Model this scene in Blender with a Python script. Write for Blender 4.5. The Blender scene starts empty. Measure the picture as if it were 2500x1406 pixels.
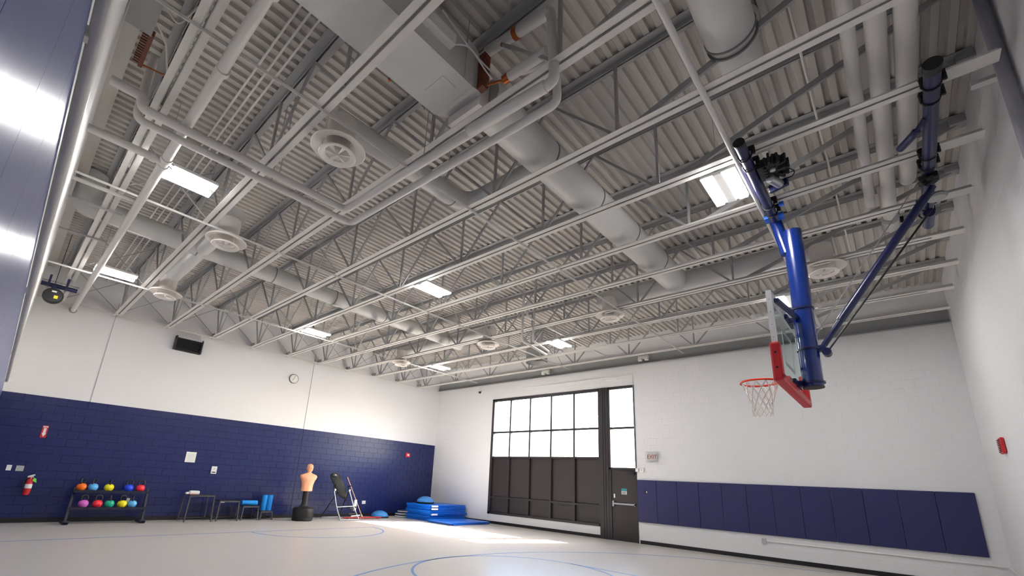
import bpy, bmesh, math, random
from math import sin, cos, pi, radians, sqrt
from mathutils import Vector, Matrix, Euler
random.seed(7)
S = bpy.context.scene
COL = S.collection

# ------------------------------------------------------------------ camera, sky, sun, exposure
CAM = Vector((-14.0099, -16.0559, 1.5287))
yaw, pit, rol = 0.74577, 0.27845, 0.05556
fw = Vector((cos(yaw) * cos(pit), sin(yaw) * cos(pit), sin(pit)))
rt = Vector((sin(yaw), -cos(yaw), 0.0)); up = rt.cross(fw)
r2 = rt * cos(rol) + up * sin(rol); u2 = -rt * sin(rol) + up * cos(rol)
cd = bpy.data.cameras.new('camera'); cam = bpy.data.objects.new('camera', cd); COL.objects.link(cam)
cam.matrix_world = Matrix(((r2.x, u2.x, -fw.x, CAM.x), (r2.y, u2.y, -fw.y, CAM.y), (r2.z, u2.z, -fw.z, CAM.z), (0, 0, 0, 1)))
cd.sensor_width = 36.0; cd.lens = 1090.388 * 36.0 / 2500.0
cd.shift_x = (1250 - 1194.19) / 2500.0; cd.shift_y = (866.20 - 703) / 2500.0
cd.clip_start = 0.01; cd.clip_end = 300
S.camera = cam

W = bpy.data.worlds.new('sky'); S.world = W; W.use_nodes = True
wn = W.node_tree.nodes; wl = W.node_tree.links
sky = wn.new('ShaderNodeTexSky'); sky.sky_type = 'NISHITA'; sky.sun_disc = False
sky.sun_elevation = radians(42); sky.sun_rotation = radians(115); sky.air_density = 1.0; sky.dust_density = 3.0
wl.new(sky.outputs[0], wn['Background'].inputs[0]); wn['Background'].inputs[1].default_value = 1.7

sd = bpy.data.lights.new('sun', 'SUN'); sd.energy = 70.0; sd.angle = radians(0.6); sd.color = (1.0, 0.96, 0.9)
sun = bpy.data.objects.new('sun', sd); COL.objects.link(sun)
sun.rotation_euler = Vector((-1.0, 0.45, -1.0)).to_track_quat('-Z', 'Y').to_euler(); sun.location = (8, -12, 9)

LAMP = 84.0
S.view_settings.view_transform = 'Standard'; S.view_settings.look = 'None'
S.view_settings.exposure = 0.60; S.view_settings.gamma = 1.0; S.view_settings.use_curve_mapping = False

# ------------------------------------------------------------------ materials
def lin(c):
    c = c / 255.0
    return c / 12.92 if c <= 0.04045 else ((c + 0.055) / 1.055) ** 2.4
MC = {}
def M(name, rgb, rough=0.5, metal=0.0, var=0.06, scale=6.0, bump=0.0, bscale=40.0, coat=0.0, spec=0.5):
    if name in MC: return MC[name]
    m = bpy.data.materials.new(name); m.use_nodes = True
    n = m.node_tree.nodes; l = m.node_tree.links; b = n['Principled BSDF']
    c = [lin(x) for x in rgb]
    tc = n.new('ShaderNodeTexCoord'); ns = n.new('ShaderNodeTexNoise'); ns.inputs['Scale'].default_value = scale; ns.inputs['Detail'].default_value = 3
    l.new(tc.outputs['Object'], ns.inputs['Vector'])
    mx = n.new('ShaderNodeMix'); mx.data_type = 'RGBA'
    mx.inputs['A'].default_value = [x * (1 - var) for x in c] + [1]; mx.inputs['B'].default_value = [min(1, x * (1 + var)) for x in c] + [1]
    l.new(ns.outputs['Fac'], mx.inputs['Factor']); l.new(mx.outputs['Result'], b.inputs['Base Color'])
    b.inputs['Roughness'].default_value = rough; b.inputs['Metallic'].default_value = metal
    b.inputs['Specular IOR Level'].default_value = spec; b.inputs['Coat Weight'].default_value = coat
    if bump:
        n2 = n.new('ShaderNodeTexNoise'); n2.inputs['Scale'].default_value = bscale; n2.inputs['Detail'].default_value = 4
        l.new(tc.outputs['Object'], n2.inputs['Vector'])
        bp = n.new('ShaderNodeBump'); bp.inputs['Strength'].default_value = bump; bp.inputs['Distance'].default_value = 0.01
        l.new(n2.outputs['Fac'], bp.inputs['Height']); l.new(bp.outputs['Normal'], b.inputs['Normal'])
    MC[name] = m; return m
def EM(name, rgb, strength):
    m = bpy.data.materials.new(name); m.use_nodes = True
    n = m.node_tree.nodes; b = n['Principled BSDF']
    b.inputs['Base Color'].default_value = (*rgb, 1); b.inputs['Emission Color'].default_value = (*rgb, 1); b.inputs['Emission Strength'].default_value = strength
    return m
def GL(name, tint=(1, 1, 1), refl=0.08):
    m = bpy.data.materials.new(name); m.use_nodes = True
    n = m.node_tree.nodes; l = m.node_tree.links
    n.remove(n['Principled BSDF'])
    t = n.new('ShaderNodeBsdfTransparent'); t.inputs[0].default_value = (*tint, 1)
    g = n.new('ShaderNodeBsdfGlossy'); g.inputs['Roughness'].default_value = 0.02
    x = n.new('ShaderNodeMixShader'); x.inputs[0].default_value = refl
    l.new(t.outputs[0], x.inputs[1]); l.new(g.outputs[0], x.inputs[2]); l.new(x.outputs[0], n['Material Output'].inputs[0])
    return m

m_white = M('white_wall_paint', (228, 228, 230), 0.55, var=0.015, scale=1.2, bump=0.12, bscale=60)
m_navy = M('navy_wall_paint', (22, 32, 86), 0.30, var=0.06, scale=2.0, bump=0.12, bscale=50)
m_navy_sheen = M('navy_with_sheen', (74, 86, 142), 0.30, var=0.04, scale=1.5, bump=0.05, bscale=30)  # navy lightened: the grazing sheen is put into the base colour
m_floor = M('beige_rubber_floor', (200, 194, 187), 0.30, var=0.03, scale=3.0, bump=0.03, bscale=80)
m_line = M('blue_court_line', (105, 140, 190), 0.4)
m_base = M('black_vinyl_base', (24, 22, 26), 0.45)
m_deck = M('roof_deck_paint', (192, 187, 181), 0.6, var=0.07, scale=1.0)
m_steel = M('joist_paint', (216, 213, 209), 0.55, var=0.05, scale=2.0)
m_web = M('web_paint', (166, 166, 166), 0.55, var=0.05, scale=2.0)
m_duct = M('duct_paint', (206, 205, 203), 0.42, var=0.05, scale=2.5)
m_seam = M('duct_seam', (120, 120, 120), 0.5)
m_pipe = M('pipe_paint', (208, 205, 202), 0.38, var=0.04, scale=3.0)
m_diff = M('diffuser_white', (230, 224, 218), 0.38, var=0.02)
m_dark = M('dark_void', (20, 20, 22), 0.8)
m_rust = M('red_oxide_copper', (120, 62, 44), 0.6, var=0.2, scale=20)
m_copper = M('bare_copper', (176, 98, 52), 0.4, 0.7)
m_ledger = M('ledger_steel', (150, 152, 152), 0.5)
m_bronze = M('dark_bronze_frame', (44, 40, 43), 0.42, var=0.05)
m_brpanel = M('dark_bronze_panel', (46, 40, 40), 0.5, var=0.05, scale=4, bump=0.1, bscale=120)
m_glass = GL('window_glass', (0.97, 0.98, 0.98), 0.06)
m_bglass = GL('backboard_glass', (0.86, 0.92, 0.92), 0.07)
m_pad = M('navy_vinyl_pad', (38, 40, 90), 0.42, var=0.04, scale=5, bump=0.06, bscale=150)
m_white_pl = M('white_plastic', (232, 232, 228), 0.4)
m_grey_pl = M('grey_plastic', (180, 182, 184), 0.45)
m_chrome = M('brushed_steel', (176, 176, 180), 0.3, 0.9)
m_black = M('black_rubber', (24, 24, 26), 0.55)
m_plyo = M('grey_black_steel', (74, 70, 74), 0.45)
m_blacks = M('black_satin_steel', (34, 34, 38), 0.38)
m_red = M('signal_red', (205, 36, 44), 0.4)
m_bbred = M('backboard_red_pad', (196, 34, 42), 0.42, bump=0.05)
m_orange = M('rim_orange', (232, 62, 28), 0.35)
m_bbnavy = M('backstop_blue', (8, 42, 120), 0.25, var=0.05, coat=0.4)
m_bbdark = M('backstop_dark_navy', (24, 30, 74), 0.3, var=0.05)
m_bbbright = M('bright_blue', (38, 110, 222), 0.3)
m_net = M('net_cord', (236, 232, 226), 0.8)
m_bbframe = M('white_aluminium', (226, 226, 228), 0.4)
m_rack = M('rack_navy_steel', (24, 27, 50), 0.4)
m_skin = M('peach_rubber', (236, 168, 128), 0.5, var=0.04)
m_mat = M('blue_vinyl_mat', (10, 104, 214), 0.35, var=0.05, scale=4)
m_bosu = M('blue_dome_rubber', (66, 142, 214), 0.32)
m_foam = M('blue_foam', (18, 142, 228), 0.6)
m_wood = M('broom_wood', (218, 168, 132), 0.5, var=0.15, scale=30)
m_yellow = M('yellow_label', (236, 216, 40), 0.5)
m_green = M('green_tag', (130, 220, 70), 0.5)
m_lamp = EM('led_lens', (1.0, 0.985, 0.97), LAMP)
m_exit = M('exit_red_letters', (196, 40, 44), 0.5)
m_teal = M('teal_sign', (40, 140, 150), 0.5)

# ------------------------------------------------------------------ mesh builder
class MB:
    def __init__(s): s.v = []; s.f = []; s.sm = []
    def add(s, vs, fs, smooth=False):
        o = len(s.v); s.v += [Vector(v) for v in vs]
        s.f += [tuple(i + o for i in f) for f in fs]; s.sm += [smooth] * len(fs); return s
    def box(s, a, b):
        (x0, y0, z0), (x1, y1, z1) = [min(p, q) for p, q in zip(a, b)], [max(p, q) for p, q in zip(a, b)]
        return s.add([(x0, y0, z0), (x1, y0, z0), (x1, y1, z0), (x0, y1, z0), (x0, y0, z1), (x1, y0, z1), (x1, y1, z1), (x0, y1, z1)],
                     [(0, 3, 2, 1), (4, 5, 6, 7), (0, 1, 5, 4), (1, 2, 6, 5), (2, 3, 7, 6), (3, 0, 4, 7)])
    def cbox(s, c, d, rot=None, bev=0.0):
        h = [x / 2 for x in d]
        if bev > 0:
            bm = bmesh.new(); bmesh.ops.create_cube(bm, size=1.0)
            for v in bm.verts: v.co = Vector((v.co.x * d[0], v.co.y * d[1], v.co.z * d[2]))
            bmesh.ops.bevel(bm, geom=bm.edges[:], offset=min(bev, min(h) * 0.9), segments=2, affect='EDGES', profile=0.6)
            bm.verts.index_update()
            vs = [v.co.copy() for v in bm.verts]; fs = [tuple(v.index for v in f.verts) for f in bm.faces]; bm.free()
        else:
            vs = [Vector((sx * h[0], sy * h[1], sz * h[2])) for sz in (-1, 1) for sx, sy in ((-1, -1), (1, -1), (1, 1), (-1, 1))]
            fs = [(0, 3, 2, 1), (4, 5, 6, 7), (0, 1, 5, 4), (1, 2, 6, 5), (2, 3, 7, 6), (3, 0, 4, 7)]
        R = rot.to_matrix() if isinstance(rot, Euler) else (rot if rot is not None else Matrix.Identity(3))
        c = Vector(c)
        return s.add([R @ v + c for v in vs], fs)
    def bar(s, a, b, w, h, upv=(0, 0, 1)):
        a = Vector(a); b = Vector(b); d = (b - a); L = d.length; d = d / L; u = Vector(upv)
        if abs(d.dot(u)) > 0.98: u = Vector((1, 0, 0))
        x = d.cross(u).normalized(); z = x.cross(d).normalized()
        R = Matrix((x, d, z)).transposed()
        return s.cbox((a + b) / 2, (w, L, h), R)
    def ring(s, c, x, y, r, n): return [c + x * (r * cos(2 * pi * i / n)) + y * (r * sin(2 * pi * i / n)) for i in range(n)]
    def tube(s, pts, r, n=10, caps=True, closed=False):
        P = [Vector(p) for p in pts]; k = len(P); rs = r if isinstance(r, (list, tuple)) else [r] * k
        o = len(s.v); u = None
        for i, p in enumerate(P):
            if closed: t = (P[(i + 1) % k] - P[i - 1])
            else: t = (P[min(i + 1, k - 1)] - P[max(i - 1, 0)])
            t.normalize()
            if u is None: u = t.orthogonal().normalized()
            u = (u - t * u.dot(t)); u.normalize(); w = t.cross(u)
            s.v += s.ring(p, u, w, rs[i], n)
        m = k if closed else k - 1
        for i in range(m):
            a = o + i * n; b = o + ((i + 1) % k) * n
            for j in range(n):
                s.f.append((a + j, a + (j + 1) % n, b + (j + 1) % n, b + j)); s.sm.append(True)
        if caps and not closed:
            s.f.append(tuple(o + j for j in range(n))[::-1]); s.sm.append(False)
            s.f.append(tuple(o + (k - 1) * n + j for j in range(n))); s.sm.append(False)
        return s
    def cyl(s, a, b, r, n=16, r2=None, caps=True): return s.tube([a, b], [r, r if r2 is None else r2], n, caps)
    def lathe(s, prof, n=24, c=(0, 0, 0), axis='Z', closed=False):
        c = Vector(c); o = len(s.v); k = len(prof)
        for r, z in prof:
            for j in range(n):
                a = 2 * pi * j / n
                p = Vector((r * cos(a), r * sin(a), z))
                if axis == 'Y': p = Vector((p.x, p.z, p.y))
                if axis == 'X': p = Vector((p.z, p.x, p.y))
                s.v.append(c + p)
        for i in range(k if closed else k - 1):
            a = o + i * n; b = o + ((i + 1) % k) * n
            for j in range(n):
                s.f.append((a + j, a + (j + 1) % n, b + (j + 1) % n, b + j)); s.sm.append(True)
        return s
    def prism(s, poly, d, off=(0, 0, 0)):
        k = len(poly); d = Vector(d); off = Vector(off)
        a = [Vector(p) + off for p in poly]; b = [p + d for p in a]
        return s.add(a + b, [tuple(range(k))[::-1], tuple(range(k, 2 * k))] + [(i, (i + 1) % k, k + (i + 1) % k, k + i) for i in range(k)])
    def skew(s, fn):
        s.v = [Vector(fn(v)) for v in s.v]; return s
    def build(s, name, mat, parent=None, origin=(0, 0, 0)):
        off = Vector(origin)
        q = parent
        while q is not None: off = off + q.location; q = q.parent
        me = bpy.data.meshes.new(name)
        me.from_pydata([v - off for v in s.v], [], s.f); me.polygons.foreach_set('use_smooth', s.sm)
        me.validate(); me.update()
        bm = bmesh.new(); bm.from_mesh(me); bmesh.ops.recalc_face_normals(bm, faces=bm.faces); bm.to_mesh(me); bm.free()
        me.materials.append(mat)
        if any(s.sm):
            try: me.set_sharp_from_angle(angle=radians(40))
            except Exception: pass
        o = bpy.data.objects.new(name, me); COL.objects.link(o)
        o.location = Vector(origin)
        if parent is not None: o.parent = parent
        return o
def tag(o, label=None, cat=None, group=None, kind=None):
    if label: o['label'] = label
    if cat: o['category'] = cat
    if group: o['group'] = group
    if kind: o['kind'] = kind
    return o
def thing(name, loc, label, cat, group=None):
    o = bpy.data.objects.new(name, None); COL.objects.link(o); o.location = loc; o.empty_display_size = 0.1
    return tag(o, label, cat, group)
def struct(name, mb, mat, label, cat=None):
    o = mb.build(name, mat); return tag(o, label, cat or name.split('_')[0], kind='structure')
def dup(root, loc, label, group=None):
    r = root.copy(); COL.objects.link(r); r.location = loc; r['label'] = label
    if group: r['group'] = group
    def rec(src, dst):
        for ch in list(src.children):
            c = ch.copy(); COL.objects.link(c); c.parent = dst; rec(ch, c)
    rec(root, r); return r
ORD = ['first', 'second', 'third', 'fourth', 'fifth', 'sixth', 'seventh', 'eighth', 'ninth', 'tenth', 'eleventh', 'twelfth', 'thirteenth']
def bend(pts, r, n=5):
    """polyline with rounded corners"""
    P = [Vector(p) for p in pts]; out = [P[0]]
    for i in range(1, len(P) - 1):
        a, b, c = P[i - 1], P[i], P[i + 1]
        d1 = (a - b).normalized(); d2 = (c - b).normalized()
        rr = min(r, (a - b).length * 0.49, (c - b).length * 0.49)
        p0 = b + d1 * rr; p2 = b + d2 * rr
        for k in range(n + 1):
            t = k / n; out.append(p0 * (1 - t) ** 2 + b * (2 * t * (1 - t)) + p2 * t * t)
    out.append(P[-1]); return out

# ------------------------------------------------------------------ room shell
L_B, HT, WC = 0.0, 6.66, -17.36
def xD(y): return -14.143 + 0.0075 * (y + 16.056)      # the near wall runs a hair out of square
floor = struct('floor', MB().box((-14.6, -17.8, -0.2), (0.4, 0.4, 0)), m_floor, 'pale beige rubber gym floor with thin blue court lines')
def line_strip(pts, w, name='court_line'):
    P = [Vector((x, y, 0)) for x, y in pts]; vs = []; fs = []
    for i, p in enumerate(P):
        t = (P[min(i + 1, len(P) - 1)] - P[max(i - 1, 0)]).normalized(); nrm = Vector((-t.y, t.x, 0)) * (w / 2)
        for z in (0.0005, 0.0022): vs += [p + nrm + Vector((0, 0, z)), p - nrm + Vector((0, 0, z))]
    for i in range(len(P) - 1):
        a = i * 4; b = a + 4
        fs += [(a + 2, a + 3, b + 3, b + 2), (a, a + 2, b + 2, b), (a + 3, a + 1, b + 1, b + 3)]
    e = len(P) * 4 - 4
    fs += [(0, 1, 3, 2), (e, e + 2, e + 3, e + 1)]
    return MB().add(vs, fs).build(name, m_line, floor)
line_strip([(-14.0, -3.42), (-5.27, -3.42)], 0.05)
line_strip([(-7.1 + 1.83 * cos(a), -3.42 + 1.83 * sin(a)) for a in [pi + pi * i / 40 for i in range(41)]], 0.05)
line_strip([(-7.0 + 6.35 * cos(a), -15.15 + 6.35 * sin(a)) for a in [0.03 * pi + 0.94 * pi * i / 60 for i in range(61)]], 0.05)
line_strip([(-7.1 + 1.83 * cos(a), -10.6 + 1.83 * sin(a)) for a in [2 * pi * i / 60 for i in range(61)]], 0.05)
line_strip([(-8.93, -10.6), (-8.93, -17.3)], 0.05); line_strip([(-5.27, -10.6), (-5.27, -17.3)], 0.05)

# wall_left : the long wall with the navy band (plane Y = 0)
wall_left = struct('wall_left', MB().box((-14.5, 0, -0.2), (0.3, 0.25, HT + 0.3)), m_white, 'tall white wall with a navy painted block band below')
MB().box((-14.2, -0.004, 0.0), (0.0, 0.01, 3.048)).build('painted_band', m_navy, wall_left)
def blocks(wall, cells, dims, mat, place, limit=300, off=lambda c: 0):
    """cells: list of (key,u0,u1,v0,v1) ; the first `limit` become parts, the rest one joined part"""
    cells = sorted(cells, key=lambda c: c[0]); cache = {}
    g = 0.005; d = dims
    for c in cells[:limit]:
        w, h = c[2] - c[1] - 2 * g, c[4] - c[3] - 2 * g
        k = (round(w, 3), round(h, 3))
        if k not in cache:
            b = 0.004
            vs = [(-w / 2, 0, -h / 2), (w / 2, 0, -h / 2), (w / 2, 0, h / 2), (-w / 2, 0, h / 2), (-w / 2 + b, -d, -h / 2 + b), (w / 2 - b, -d, -h / 2 + b), (w / 2 - b, -d, h / 2 - b), (-w / 2 + b, -d, h / 2 - b)]
            o = MB().add(vs, [(0, 1, 2, 3), (4, 7, 6, 5), (0, 4, 5, 1), (1, 5, 6, 2), (2, 6, 7, 3), (3, 7, 4, 0)]).build('block', mat, None)
            cache[k] = o.data; COL.objects.unlink(o); bpy.data.objects.remove(o)
        o = bpy.data.objects.new('block', cache[k]); COL.objects.link(o); o.parent = wall
        o.location, o.rotation_euler = place((c[1] + c[2]) / 2, (c[3] + c[4]) / 2)
    if len(cells) > limit:
        mb = MB()
        for c in cells[limit:]:
            loc, rot = place((c[1] + c[2]) / 2, (c[3] + c[4]) / 2)
            w, h = c[2] - c[1] - 2 * g, c[4] - c[3] - 2 * g; R = Euler(rot).to_matrix(); b = 0.004
            vs = [(-w / 2, 0, -h / 2), (w / 2, 0, -h / 2), (w / 2, 0, h / 2), (-w / 2, 0, h / 2), (-w / 2 + b, -d, -h / 2 + b), (w / 2 - b, -d, -h / 2 + b), (w / 2 - b, -d, h / 2 - b), (-w / 2 + b, -d, h / 2 - b)]
            mb.add([R @ Vector(v) + Vector(loc) for v in vs], [(4, 7, 6, 5), (0, 4, 5, 1), (1, 5, 6, 2), (2, 6, 7, 3), (3, 7, 4, 0)])
        tag(mb.build('block_field', mat, wall), kind='stuff')
def courses(u0, u1, v0, v1, key, hole=None):
    out = []; r = 0; v = v0
    while v < v1 - 0.02:
        u = u0 - (0.2032 if r % 2 else 0.0)
        while u < u1 - 0.02:
            a, b = max(u, u0), min(u + 0.4064, u1); t = min(v + 0.2032, v1)
            if b - a > 0.05 and not (hole and hole(a, b, v, t)): out.append((key((a + b) / 2, (v + t) / 2), a, b, v, t))
            u += 0.4064
        v += 0.2032; r += 1
    return out
cl = courses(-14.02, -6.38, 0.0, 3.048, lambda u, v: u) + courses(-6.36, 0.0, 0.0, 3.048, lambda u, v: u)
blocks(wall_left, cl, 0.006, m_navy, lambda u, v: ((u, -0.004, v), (0, 0, 0)))
MB().box((-6.376, -0.012, 3.05), (-6.366, 0.01, 5.9)).build('control_joint', M('joint_sealant', (150, 150, 152), 0.7), wall_left)
MB().box((-6.378, -0.006, 0.0), (-6.364, 0.01, 3.048)).build('control_joint', M('dark_sealant', (18, 20, 44), 0.7), wall_left)
MB().box((-12.375, -0.012, 3.05), (-12.365, 0.01, 5.9)).build('control_joint', MC['joint_sealant'], wall_left)

# wall_back : window wall (plane X = 0)
wb = MB()
wb.box((0, -17.7, -0.2), (0.25, -9.76, HT + 0.3)); wb.box((0, -3.5, -0.2), (0.25, 0.3, HT + 0.3))
wb.box((0, -9.76, 4.93), (0.25, -3.5, HT + 0.3)); wb.box((0, -8.47, -0.2), (0.25, -3.5, 0.36))
wall_back = struct('wall_back', wb, m_white, 'white painted block wall with the big dark framed window and door')
cb = courses(-17.36, -9.78, 0.1, 5.58, lambda u, v: u) + courses(-3.48, 0.0, 0.1, 5.58, lambda u, v: u) + courses(-9.76, -3.5, 4.95, 5.58, lambda u, v: u)
blocks(wall_back, cb, 0.002, m_white, lambda u, v: ((0.0, u, v), (0, 0, -pi / 2)))
# wall_right (plane Y = -17.36)
wall_right = struct('wall_right', MB().box((-14.5, WC - 0.25, -0.2), (0.3, WC, HT + 0.3)), m_white, 'white painted block wall behind the basketball backstop')
blocks(wall_right, courses(-10.0, 0.0, 0.0, 6.5, lambda u, v: abs(u + 5)), 0.0012, m_white, lambda u, v: ((u, WC, v), (0, 0, pi)))
# wall_near (beside the camera), navy panels below, white above
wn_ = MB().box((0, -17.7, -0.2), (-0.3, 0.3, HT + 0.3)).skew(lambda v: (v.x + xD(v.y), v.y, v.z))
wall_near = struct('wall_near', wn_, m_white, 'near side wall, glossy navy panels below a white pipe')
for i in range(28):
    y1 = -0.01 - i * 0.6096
    MB().box((-0.01, y1 - 0.6065, 0.0), (0.004, y1, 3.04)).skew(lambda v: (v.x + xD(v.y), v.y, v.z)).build('wall_panel', m_navy_sheen, wall_near)

# roof deck
ceil = struct('ceiling', MB().box((-14.4, -17.6, 6.66), (0.2, 0.2, 6.8)), m_deck, 'painted corrugated steel roof deck')
panel_mesh = None
for i in range(19):
    if panel_mesh is None:
        prof = []
        for k in range(6):
            y = -k * 0.1524
            prof += [(y, 6.65), (y - 0.05, 6.65), (y - 0.068, 6.608), (y - 0.135, 6.608)]
        prof.append((-0.9144, 6.65))
        n = len(prof); vs = []; fs = []
        for x in (-14.15, 0.0): vs += [(x, y, z) for y, z in prof]
        vs += [(x, y, z + 0.004) for x in (-14.15, 0.0) for y, z in prof]
        for k in range(n - 1): fs += [(k, k + 1, n + k + 1, n + k), (2 * n + k, 3 * n + k, 3 * n + k + 1, 2 * n + k + 1), (k, 2 * n + k, 2 * n + k + 1, k + 1), (n + k, n + k + 1, 3 * n + k + 1, 3 * n + k)]
        o = MB().add(vs, fs).build('deck_panel', m_deck, ceil); panel_mesh = o.data
    else:
        o = bpy.data.objects.new('deck_panel', panel_mesh); COL.objects.link(o); o.parent = ceil
    o.location = (0, -i * 0.9144, 0)
# ledgers
struct('trim_1', MB().box((-0.09, -17.34, 5.6), (0.0, -0.0, 5.612)).box((-0.012, -17.34, 5.6), (0.0, 0.0, 5.96)).box((-0.09, -17.34, 5.948), (0.0, 0.0, 5.96)), m_ledger, 'grey steel channel running along the top of the window wall')
struct('trim_2', MB().box((0.0, -17.3, 6.42), (0.15, -0.02, 6.60)).skew(lambda v: (v.x + xD(v.y), v.y, v.z)), m_deck, 'bearing ledge along the top of the near wall')
struct('baseboard_left', MB().box((-14.0, -0.022, 0.0), (-0.0, -0.0, 0.11)), m_base, 'black vinyl base along the navy wall')
struct('baseboard_back', MB().box((-0.014, -17.36, 0.0), (0, -9.80, 0.10)).box((-0.014, -8.46, 0.0), (0, -0.02, 0.10)), m_base, 'black vinyl base along the window wall')
struct('baseboard_right', MB().box((-14.1, WC, 0.0), (-0.02, WC + 0.014, 0.10)), m_base, 'black vinyl base along the right wall')

# ------------------------------------------------------------------ big window, side window and door
WY = [-3.5, -4.50, -5.49, -6.48, -7.47, -8.47]
fr = MB()
fr.box((-0.02, -8.55, 4.84), (0.12, -3.5, 4.93)); fr.box((-0.02, -8.55, 0.36), (0.12, -3.5, 0.44))
fr.box((-0.02, -3.62, 0.36), (0.12, -3.5, 4.93)); fr.box((-0.02, -8.55, 0.36), (0.12, -8.43, 4.93))
win = tag(fr.build('window_1', m_bronze), 'wide dark bronze window with bright panes above dark panels', 'window', kind='structure')
for y in WY[1:5]: MB().box((-0.015, y - 0.035, 0.44), (0.11, y + 0.035, 4.84)).build('mullion', m_bronze, win)
for z in (0.99, 2.54, 3.54): MB().box((-0.012, -8.43, z - 0.03), (0.105, -3.62, z + 0.03)).build('transom_bar', m_bronze, win)
for i in range(5):
    a = WY[i] - (0.12 if i == 0 else 0.035); b = WY[i + 1] + (0.035 if i < 4 else 0.04)
    for z0, z1 in ((2.57, 3.51), (3.57, 4.84)): MB().box((0.07, b, z0), (0.076, a, z1)).build('pane', m_glass, win)
    for z0, z1 in ((0.44, 0.96), (1.02, 2.51)): MB().box((0.075, b, z0), (0.10, a, z1)).build('panel', m_brpanel, win)
# steel post and door
post = MB().box((-0.03, -8.80, 0), (0.2, -8.47, 4.93)).box((-0.045, -8.62, 0), (-0.03, -8.58, 4.93)).box((-0.045, -8.70, 0), (-0.03, -8.67, 4.93))
struct('trim_3', post, m_bronze, 'dark steel post between the window and the door')
d2 = MB().box((-0.02, -9.76, 4.86), (0.12, -8.8, 4.93)).box((-0.02, -9.76, 2.16), (0.12, -8.8, 2.23)).box((0.0, -9.72, 3.49), (0.11, -8.86, 3.55))
d2.box((-0.02, -8.88, 0), (0.12, -8.8, 4.93)).box((-0.02, -9.76, 0), (0.12, -9.715, 4.93))
win2 = tag(d2.build('window_2', m_bronze), 'narrow dark framed transom window above the exit door', 'window', kind='structure')
for z0, z1 in ((2.23, 3.49), (3.55, 4.86)): MB().box((0.07, -9.715, z0), (0.076, -8.88, z1)).build('pane', m_glass, win2)
door = tag(MB().cbox((0.035, -9.297, 1.0805), (0.05, 0.83, 2.159), bev=0.004).build('door_1', m_brpanel), 'dark brown exit door with a steel push bar', 'door', kind='structure')
pb = MB().box((-0.05, -9.70, 1.08), (-0.02, -8.93, 1.13)).box((-0.055, -8.98, 1.02), (0.012, -8.92, 1.19)).box((-0.05, -9.70, 1.06), (0.012, -9.66, 1.15))
tag(pb.build('push_bar', m_chrome, door), 'long steel push bar')
MB().box((-0.05, -9.70, 2.03), (0.01, -9.48, 2.09)).bar((-0.04, -9.55, 2.1), (-0.1, -9.32, 2.13), 0.02, 0.012).build('door_closer', m_blacks, door)
sg = MB().box((0.0, -9.40, 1.40), (0.012, -9.22, 1.58)).build('door_sign', m_white_pl, door)
MB().box((-0.004, -9.40, 1.50), (0.0, -9.22, 1.58)).build('teal_header', m_teal, sg)
for k in range(3): MB().box((-0.003, -9.38, 1.42 + k * 0.025), (0.0, -9.24, 1.432 + k * 0.025)).build('text_line', m_black, sg)
MB().box((-0.003, -9.35, 1.52), (0.0, -9.27, 1.56)).box((-0.003, -9.0, 1.28), (0.0, -8.95, 1.4)).build('text_line', m_white_pl, sg)

# ------------------------------------------------------------------ roof joists
HJ = 5.513; X0 = -1.38586; SP = 1.21919
def JX(i): return X0 - SP * i
jl = ['second roof joist out from the window wall', 'third roof joist out from the window wall', 'fourth roof joist out from the window wall',
      'fifth roof joist out from the window wall', 'sixth roof joist out from the window wall', 'seventh roof joist out from the window wall',
      'fourth roof joist out from the near wall, carrying the hoop header', 'third roof joist out from the near wall']
base = thing('roof_joist', (JX(0), 0, HJ), 'roof joist nearest the window wall', 'joist', 'steel roof joists')
bx = JX(0)
def angle_pair(z0, z1, hor, y0, y1, gap=0.012, leg=0.074):
    mb = MB(); t = 0.007
    for sg_ in (-1, 1):
        mb.box((bx + sg_ * gap, y0, hor), (bx + sg_ * (gap + leg), y1, hor + (t if hor < 6 else -t)))
        mb.box((bx + sg_ * gap, y0, z0), (bx + sg_ * (gap + t), y1, z1))
    return mb
angle_pair(HJ, HJ + 0.068, HJ, -17.25, -0.06).build('bottom_chord', m_steel, base)
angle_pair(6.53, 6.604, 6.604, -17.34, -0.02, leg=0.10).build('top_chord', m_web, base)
bn = [-0.62 - 1.93 * k for k in range(8)]
wm = {}
def web(a, b, w, key):
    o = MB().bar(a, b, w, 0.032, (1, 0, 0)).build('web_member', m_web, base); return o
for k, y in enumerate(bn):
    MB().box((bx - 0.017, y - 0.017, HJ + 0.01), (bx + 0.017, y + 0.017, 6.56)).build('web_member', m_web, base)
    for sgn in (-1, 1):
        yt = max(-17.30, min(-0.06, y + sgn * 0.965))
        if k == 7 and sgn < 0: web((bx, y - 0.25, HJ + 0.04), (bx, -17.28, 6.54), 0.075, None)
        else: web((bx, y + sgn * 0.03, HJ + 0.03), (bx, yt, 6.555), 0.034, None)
MB().box((bx - 0.075, -0.16, 6.50), (bx + 0.075, 0.0, 6.604)).build('bearing_seat', m_web, base)
MB().box((bx - 0.075, -17.36, 6.50), (bx + 0.075, -17.20, 6.604)).build('bearing_seat', m_web, base)
MB().box((bx - 0.006, -0.30, HJ), (bx + 0.006, -0.0, HJ + 0.16)).build('gusset_plate', m_web, base)
MB().box((bx - 0.084, -17.26, HJ - 0.004), (bx + 0.084, -16.90, HJ + 0.004)).build('end_plate', m_steel, base)
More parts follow.
